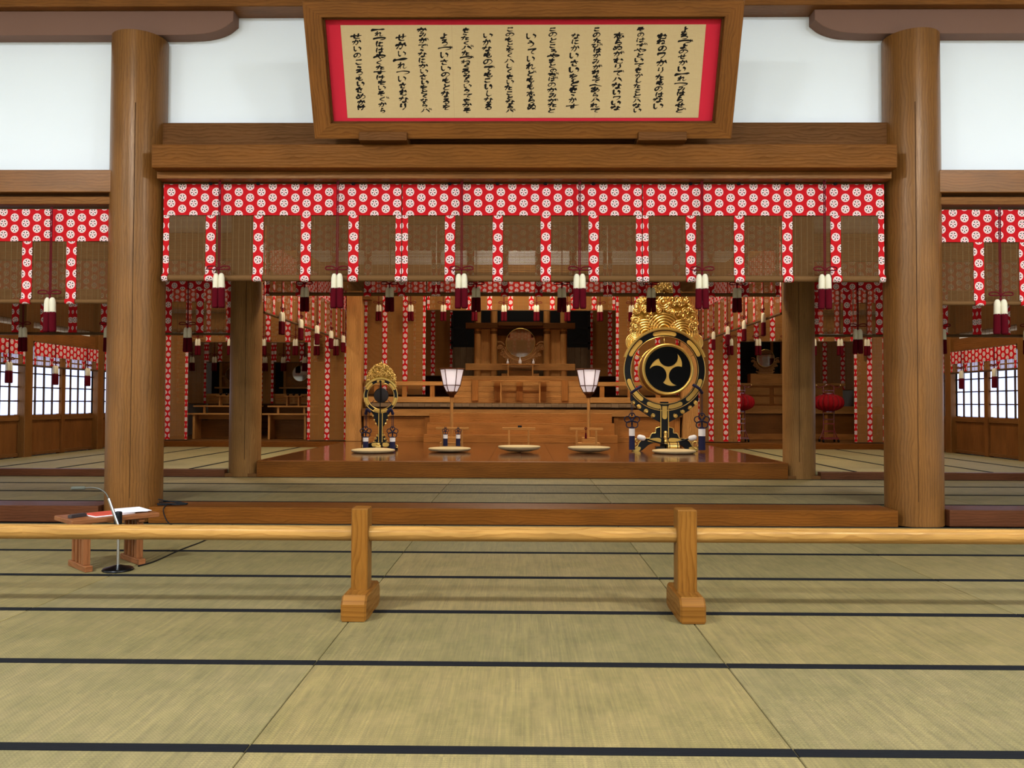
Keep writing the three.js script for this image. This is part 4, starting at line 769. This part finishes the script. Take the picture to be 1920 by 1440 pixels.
navyTassel('right small navy tassel with white band on the left wooden rack', 'navy tassels on the rack', [-1.165, 0.46, -14.745], { cord: 0.03, knot: 0.05, w: 0.085, len: 0.22 });
{ const t = thing('red_tassel', 'tiny red tassel tied over the right wooden rack', 'tassel', [1.185, 0.6, -14.76]); obj('cord', [cyl(0.006, 0.006, 0.1, 0, 0.15, 0, 6), new THREE.TorusGeometry(0.02, 0.006, 6, 16).translate(0, 0.19, 0)], M.fringe, t); obj('fringe', cyl(0.014, 0.022, 0.11, 0, 0.055, 0, 12), M.fringe, t); }
function cushion(label, x, z, bend) {
  const t = thing('straw_cushion', label, 'cushion', [x, 0.4, z], between(-0.3, 0.3), 'round straw cushions on the stage');
  const g = lathe([[0, 0.012], [0.2, 0.012], [0.33, 0.014], [0.36, 0.026], [0.372, 0.045], [0.362, 0.062], [0.3, 0.072], [0.15, 0.07], [0, 0.066]], 40), p = g.attributes.position;
  for (let i = 0; i < p.count; i++) { const r = Math.hypot(p.getX(i), p.getZ(i)); p.setY(i, p.getY(i) + bend * Math.pow(r / 0.37, 2) + 0.003 * Math.sin(r * 190) * (p.getY(i) > 0.05)); }
  g.computeVertexNormals(); g.translate(0, -0.012, 0);
  obj('woven_pad', g, M.cushion, t);
}
cushion('round pale straw cushion before the small gong', -2.53, -13.65, 0.004);
cushion('round pale straw cushion before the left wooden rack', -1.25, -13.95, 0.02);
cushion('round pale straw cushion with raised rim before the middle rack', -0.037, -13.95, 0.06);
cushion('round pale straw cushion before the right wooden rack', 1.175, -13.95, 0.05);
cushion('round pale straw cushion before the big drum', 2.62, -13.8, 0.004);

// ---------------------------------------------------------------- handrail in the foreground
{
  const t = thing('wooden_handrail', 'long low round wooden handrail on two footed posts across the foreground', 'handrail', [0, 0, -4.8]);
  for (const [x, w] of [[-0.955, 0.1], [0.978, 0.115], [-4.0, 0.1], [4.0, 0.1]]) {
    const p = obj('post', rbox(w, 0.5, 0.13, x, 0.375, 0, 0.008, 1), M.post, t);
    const f = plate([[-0.215, 0.012], [-0.215, 0.095], [-0.185, 0.135], [0.185, 0.135], [0.215, 0.095], [0.215, 0.012], [0.16, 0], [-0.16, 0]], 0.125, 0.011);
    obj('foot', grain(f.rotateY(Math.PI / 2), 2).translate(x, 0, 0), M.post, p);
  }
  for (const [a, b] of [[-4.6, -1.005], [-0.905, 0.92], [1.035, 4.6]]) obj('round_rail', grain(new THREE.CylinderGeometry(0.0445, 0.0445, b - a, 32).rotateZ(Math.PI / 2), 0).translate((a + b) / 2, 0.468, 0), M.rail, t);
}

// ---------------------------------------------------------------- small desk, papers and microphone
{
  const A = 47 * D, t = thing('small_desk', 'small low wooden desk with slatted legs beside the left front column', 'desk', [-3.17, 0, -6.12], A);
  obj('desk_top', rbox(0.63, 0.035, 0.39, 0, 0.3725, 0, 0.006), M.desk, t);
  for (const s of [-1, 1]) {
    obj('foot', rbox(0.055, 0.045, 0.37, s * 0.19, 0.0225, 0, 0.006), M.desk, t);
    for (let i = 0; i < 4; i++) obj('leg_slat', rbox(i === 3 ? 0.05 : 0.04, 0.31, i === 3 ? 0.055 : 0.03, s * 0.19, 0.2, -0.115 + i * 0.075, 0.004, 1), M.desk, t);
    obj('top_rail', rbox(0.045, 0.03, 0.34, s * 0.19, 0.342, 0, 0.004), M.desk, t);
  }
  const on = (x, z) => V(x, 0, z).applyAxisAngle(V(0, 1), A).add(V(-3.17, 0, -6.12));
  const put = (o, x, z, y, turn) => { const p = on(x, z); o.position.set(p.x, y, p.z); o.rotation.y = A + turn; return o; };
  const book = put(thing('red_booklet', 'flat red booklet with a white border on the small desk', 'booklet'), 0.0, 0.0, 0.39, 0.12);
  obj('pages', rbox(0.3, 0.006, 0.25, 0, 0.003, 0, 0.002), M.whiteBand, book); obj('cover', rbox(0.285, 0.003, 0.225, 0, 0.0073, 0, 0.001), plain('#c4452f', 0.6), book);
  const sheets = put(thing('white_sheets', 'loose white paper sheets on the right end of the small desk', 'paper'), 0.17, -0.03, 0.4, -0.2);
  obj('sheet', new THREE.BoxGeometry(0.22, 0.002, 0.28), M.whiteBand, sheets); obj('sheet', new THREE.BoxGeometry(0.21, 0.002, 0.29).rotateY(0.14).translate(0.015, 0.003, 0.005), M.whiteBand, sheets);
  const remote = put(thing('black_remote', 'small black box-shaped remote on the left end of the small desk', 'remote'), -0.225, 0.03, 0.39, 0.35);
  obj('remote_body', rbox(0.13, 0.024, 0.04, 0, 0.012, 0, 0.004), plain('#2a2120', 0.5), remote); obj('remote_face', rbox(0.11, 0.003, 0.028, 0, 0.025, 0, 0.001), plain('#3a302d', 0.4), remote);
}
{
  const t = thing('microphone_stand', 'desktop microphone with silver stem, gooseneck and round black base on the mats', 'microphone', [-2.99, 0, -5.93]);
  obj('round_base', lathe([[0, 0], [0.105, 0], [0.11, 0.008], [0.1, 0.02], [0.05, 0.032], [0.02, 0.042], [0, 0.042]], 36), M.lacquer, t);
  obj('lower_stem', [cyl(0.0095, 0.0115, 0.2, 0, 0.14, 0, 14), cyl(0.014, 0.014, 0.03, 0, 0.24, 0, 14), cyl(0.007, 0.007, 0.14, 0, 0.31, 0, 12)], M.chrome, t);
  obj('clamp', [rbox(0.045, 0.1, 0.05, -0.004, 0.385, 0.0, 0.01), cyl(0.014, 0.014, 0.07, 0.0, 0.37, 0.02, 10)], M.black, t);
  obj('silver_tube', tube([V(0.03, 0.29, 0.03), V(-0.062, 0.535, 0.03)], 0.0115, 4, 12), M.chrome, t);
  const neck = obj('gooseneck', tube([V(-0.062, 0.535, 0.03), V(-0.085, 0.575, 0.03), V(-0.13, 0.605, 0.032), V(-0.19, 0.615, 0.034), V(-0.23, 0.612, 0.035)], 0.0055, 30, 8), plain('#5a574e', 0.5, { metalness: 0.6 }), t);
  obj('microphone_head', new THREE.CapsuleGeometry(0.0135, 0.085, 6, 16).rotateZ(Math.PI / 2 + 0.03).translate(-0.285, 0.611, 0.036), plain('#4b4b3e', 0.85), neck);
}
tag(obj('microphone_cable', tube([V(-2.9, 0.006, -6.06), V(-2.865, 0.006, -6.2), V(-2.87, 0.006, -6.7), V(-2.86, 0.006, -7.3), V(-3.1, 0.006, -7.9), V(-3.58, 0.01, -8.14), V(-3.66, 0.09, -8.19), V(-3.67, 0.15, -8.19), V(-3.66, 0.185, -8.24), V(-3.6, 0.183, -8.35)], 0.0055, 120, 6), M.black), 'thin black cable running from the microphone base over the mats to the column', 'cable');
tag(obj('cable_bundle', [tube([V(-3.8, 0.185, -8.34), V(-3.65, 0.19, -8.32), V(-3.5, 0.183, -8.36), V(-3.62, 0.2, -8.4), V(-3.8, 0.2, -8.38)], 0.008, 40, 6), tube([V(-3.8, 0.23, -8.36), V(-3.62, 0.2, -8.36), V(-3.49, 0.188, -8.36)], 0.007, 20, 6), tube([V(-3.78, 0.18, -8.3), V(-3.6, 0.183, -8.3), V(-3.5, 0.183, -8.34)], 0.007, 20, 6)], M.black), 'small black cable bundle on the threshold beam at the left column', 'cable');

// ---------------------------------------------------------------- framed calligraphy
// brush strokes of each character on a 100 x 100 square, y down
const KANA = {
  よ: '52 8,54 55,50 88,28 92,20 78,42 70,80 90|54 35,82 30', ろ: '28 14,68 12,30 52,62 42,84 60,72 86,40 94', つ: '4 38,52 18,96 34,88 62,54 80', の: '52 24,44 64,24 80,12 56,34 22,72 20,90 50,74 80,54 90',
  せ: '4 46,98 32|68 10,68 52,56 62|32 18,34 74,54 86,84 84', か: '10 38,58 30,62 54,48 88,36 82|40 10,30 50,12 88|78 22,94 52', い: '12 16,18 70,34 84,44 62|72 22,92 42,86 74', 一: '0 62,50 46,100 40',
  れ: '28 8,28 92|8 34,30 28,8 74,52 28,64 32,58 76,72 86,96 68', み: '22 16,58 14,40 56,22 82,12 66,30 54,90 66|78 38,70 70,56 92', は: '18 14,14 60,20 90|40 36,92 30|68 10,70 76,54 92,40 80,58 70,92 88', ら: '38 8,60 20|34 32,28 66,58 50,80 64,68 88,40 94',
  と: '32 12,42 44|80 32,36 52,24 76,44 90,84 88', む: '10 34,58 28|36 10,36 62,22 74,18 58,36 56,36 84,60 92,84 86,82 66|72 28,90 46', ね: '26 8,26 92|8 32,30 28,8 74,50 32,74 30,82 58,74 88,56 86,62 72,94 90', ワ: '18 22,18 46|18 22,82 20,78 54,48 92',
  り: '30 14,28 50,38 46|68 10,72 54,46 94', た: '10 32,58 26|38 8,26 60,12 92|56 48,86 46|54 66,58 84,90 84', も: '52 8,42 66,56 90,82 84,82 64|22 36,74 34|20 58,72 56', な: '10 30,52 24|36 8,26 44,12 66|66 24,90 40|66 44,66 78,50 92,36 82,50 72,88 90',
  や: '4 54,60 26,94 40,78 62,58 58|46 8,58 24|26 20,58 94', そ: '26 14,72 12,16 52,86 44,50 62,46 84,74 92', す: '2 34,98 24|56 8,58 54,42 68,36 52,54 44,60 66,38 94', て: '10 24,90 16,56 42,48 70,80 90', き: '18 26,78 20|16 44,82 38|40 8,66 58|28 66,34 86,74 88',
  し: '36 8,34 74,54 92,84 72', こ: '26 24,72 22,62 30|22 68,36 84,82 80', ハ: '34 24,26 56,4 86|60 22,82 50,98 84', 志: '10 30,88 26|50 6,50 46|26 48,76 46|20 64,10 88|36 62,42 86,72 88,76 72|56 58,64 70|84 60,96 80', ぬ: '22 18,44 78|66 14,44 62,20 82,12 58,44 28,84 34,90 66,70 88,58 78,74 74,96 92',
  ひ: '10 22,42 18,22 58,40 88,66 70,66 22,92 56', お: '10 32,58 28|36 8,36 82,16 80,20 62,62 46,88 64,76 88,58 90|74 20,92 36', へ: '2 62,36 34,58 48,98 76', あ: '16 26,78 22|44 8,42 60,52 88|70 40,48 80,20 88,20 64,56 46,88 58,86 80,66 94', さ: '14 32,84 26|44 8,70 58|28 66,34 86,74 88',
  を: '16 24,76 20|46 6,18 54,42 46,54 72|84 38,42 66,40 88,82 92', ゝ: '34 30,62 56,52 74', ま: '18 26,82 24|20 48,80 46|52 6,54 76,38 92,22 80,42 70,86 88', ち: '14 26,82 22|46 8,28 58,60 44,84 60,70 84,38 94', う: '36 8,64 18|24 40,60 30,78 48,68 74,42 94',
  え: '38 6,60 14|22 34,72 30,16 86,46 58,56 86,94 86', く: '66 10,28 48,72 90', る: '26 14,70 12,20 58,60 44,84 64,70 88,46 92,36 80,54 74', に: '18 12,14 60,22 88|48 28,86 26|44 68,54 82,90 80', け: '20 12,16 56,22 88|40 34,96 30|72 8,72 62,54 94', め: '24 20,46 76|66 12,46 62,20 82,10 58,44 28,84 34,88 66,60 90',
};
const VOICED = { づ: 'つ', ど: 'と', ず: 'す', が: 'か', で: 'て', び: 'ひ', ぢ: 'ち', ば: 'は', バ: 'ハ', だ: 'た', ぐ: 'く' };
const VERSE = ['よろづよのせかい一れつみはらせど', 'むねのワかりたものはない', 'そのはずやといてきかしたことハない', '志らぬがむりでハないワいな', 'このたびはかみがおもてへあらハれて', 'なにかいさいをときゝかす', 'このところやまとのぢばのかみがたと', 'いうていれどもも志らぬ', 'このもとをくハしくきいたことならバ', 'いかなものでもこいしなる', 'きゝたくバたづねくるならいうてきかそ', 'よろづいさいのもとなるを', 'かみがでゝなにかいさいをとくならバ', 'せかい一れついさむなり', '一れつにはやくたすけをいそぐから', 'せかいのこゝろもいさめかけ'];
const verseMap = canvas(2048, 512, (c, w, h) => {
  c.fillStyle = '#c2a676'; c.fillRect(0, 0, w, h);
  for (let i = 0; i < 5000; i++) { c.fillStyle = i % 2 ? 'rgba(120,95,60,0.05)' : 'rgba(225,205,165,0.06)'; const a = between(4, 40); c.fillRect(rnd() * w, rnd() * h, i % 3 ? a : 2, i % 3 ? 2 : a); }
  for (const x of [0.305, 0.705, 0.47]) { c.fillStyle = 'rgba(95,72,45,0.16)'; c.fillRect(x * w, 0, 2, h); }
  c.fillStyle = '#14110e';
  const stroke = (pts, x0, y0, sx, sy, wd) => {
    const P = pts.length > 2 ? new THREE.CatmullRomCurve3(pts.map(([x, y]) => V(x, y)), false, 'centripetal').getPoints(70) : Array.from({ length: 60 }, (_, i) => V(pts[0][0] + (pts[1][0] - pts[0][0]) * i / 59, pts[0][1] + (pts[1][1] - pts[0][1]) * i / 59));
    P.forEach((p, i) => {
      const f = i / (P.length - 1), r = wd * (0.62 + 0.5 * Math.exp(-f * 9) + 0.22 * Math.sin(f * 7 + wd)) * (f > 0.86 ? (1 - f) / 0.14 * 0.75 + 0.25 : 1);
      c.beginPath(); c.ellipse(x0 + p.x * sx, y0 + p.y * sy, r, r * 0.72, -0.7, 0, 7); c.fill();
    });
  };
  VERSE.forEach((line, k) => {
    const cx = w * (0.945 - k * 0.0601), top = h * ([0.03, 0.09][k % 2] + between(-0.01, 0.01)), bottom = h * ([0.95, 0.92][k % 2]), chars = [...line];
    const size = chars.map((ch) => (ch === 'ゝ' ? 0.55 : ch === '一' ? 0.62 : 'つづへ'.includes(ch) ? 0.75 : between(0.85, 1.22))), sum = size.reduce((a, b) => a + b), unit = (bottom - top) / sum;
    let y = top;
    chars.forEach((ch, i) => {
      const base = VOICED[ch] ?? ch, hgt = unit * size[i] * 0.93, wide = Math.min(78, (ch === '一' || 'つづすへや'.includes(ch) ? 76 : between(46, 66)) * (unit < 29 ? 0.92 : 1)), x = cx - wide / 2 + between(-5, 5), lean = between(-0.06, 0.02), wd = between(3.9, 6.0) * (ch === '一' ? 1.5 : 1) * Math.min(1.15, unit / 30 + 0.12);
      c.save(); c.translate(x, y); c.transform(1, lean, -0.1, 1, 0, 0);
      for (const s of KANA[base].split('|')) stroke(s.split(',').map((p) => p.split(' ').map(Number)), 0, 0, wide / 100, hgt / 100, wd);
      if (VOICED[ch]) for (const q of [0, 9]) stroke([[0, 0], [5, 8]], wide * 0.9 + q, hgt * 0.06 + q * 0.2, 1, 1, 2.4);
      c.restore();
      y += unit * size[i];
    });
  });
});
{
  const t = thing('framed_calligraphy', 'large wooden frame leaning forward with sixteen columns of black brush writing on tan paper', 'calligraphy', [0, 3.955, -8.1]);
  const lean = new THREE.Group(); lean.name = 'frame_body'; lean.rotation.x = 24 * D; t.add(lean);
  const Wd = 4.22, H = 1.255, f = 0.165, ft = 0.13, fb = 0.14, piece = (pts, depth, z, m, name) => obj(name, grain(plate(pts, depth, 0.006)).translate(0, 0, z), m, lean);
  const x = Wd / 2, fr = M.beam;
  piece([[-x, 0], [x, 0], [x - f, fb], [-x + f, fb]], 0.09, 0.0, fr, 'bottom_member'); piece([[-x, H], [-x + f, H - ft], [x - f, H - ft], [x, H]], 0.09, 0.0, fr, 'top_member');
  piece([[-x, 0], [-x + f, fb], [-x + f, H - ft], [-x, H]], 0.09, 0.0, fr, 'side_member'); piece([[x, 0], [x, H], [x - f, H - ft], [x - f, fb]], 0.09, 0.0, fr, 'side_member');
  const q = x - f, hh = H - ft, l = 0.022, mid = (hh + fb) / 2;
  obj('inner_lip', [rbox(2 * q, l, 0.05, 0, fb + l / 2, -0.02, 0.004), rbox(2 * q, l, 0.05, 0, hh - l / 2, -0.02, 0.004), rbox(l, hh - fb, 0.05, -q + l / 2, mid, -0.02, 0.004), rbox(l, hh - fb, 0.05, q - l / 2, mid, -0.02, 0.004)], M.beamBrown, lean);
  obj('red_mount', new THREE.BoxGeometry(2 * q, hh - fb, 0.012).translate(0, mid, -0.05), M.redMat, lean);
  obj('backing', box(Wd - 0.06, H - 0.06, 0.02, 0, H / 2, -0.065), M.altarDark, lean);
  obj('writing_paper', new THREE.BoxGeometry(3.56, 0.862, 0.006).translate(0, mid - 0.008, -0.04), new THREE.MeshPhysicalMaterial({ map: verseMap, roughness: 0.9, specularIntensity: 0.3 }), lean);
  for (const s of [-1, 1]) obj('support_block', rbox(0.49, 0.09, 0.3, s * 1.41, -0.012, -0.05, 0.008), M.beamBrown, t);
}
renderer.render(scene, camera);
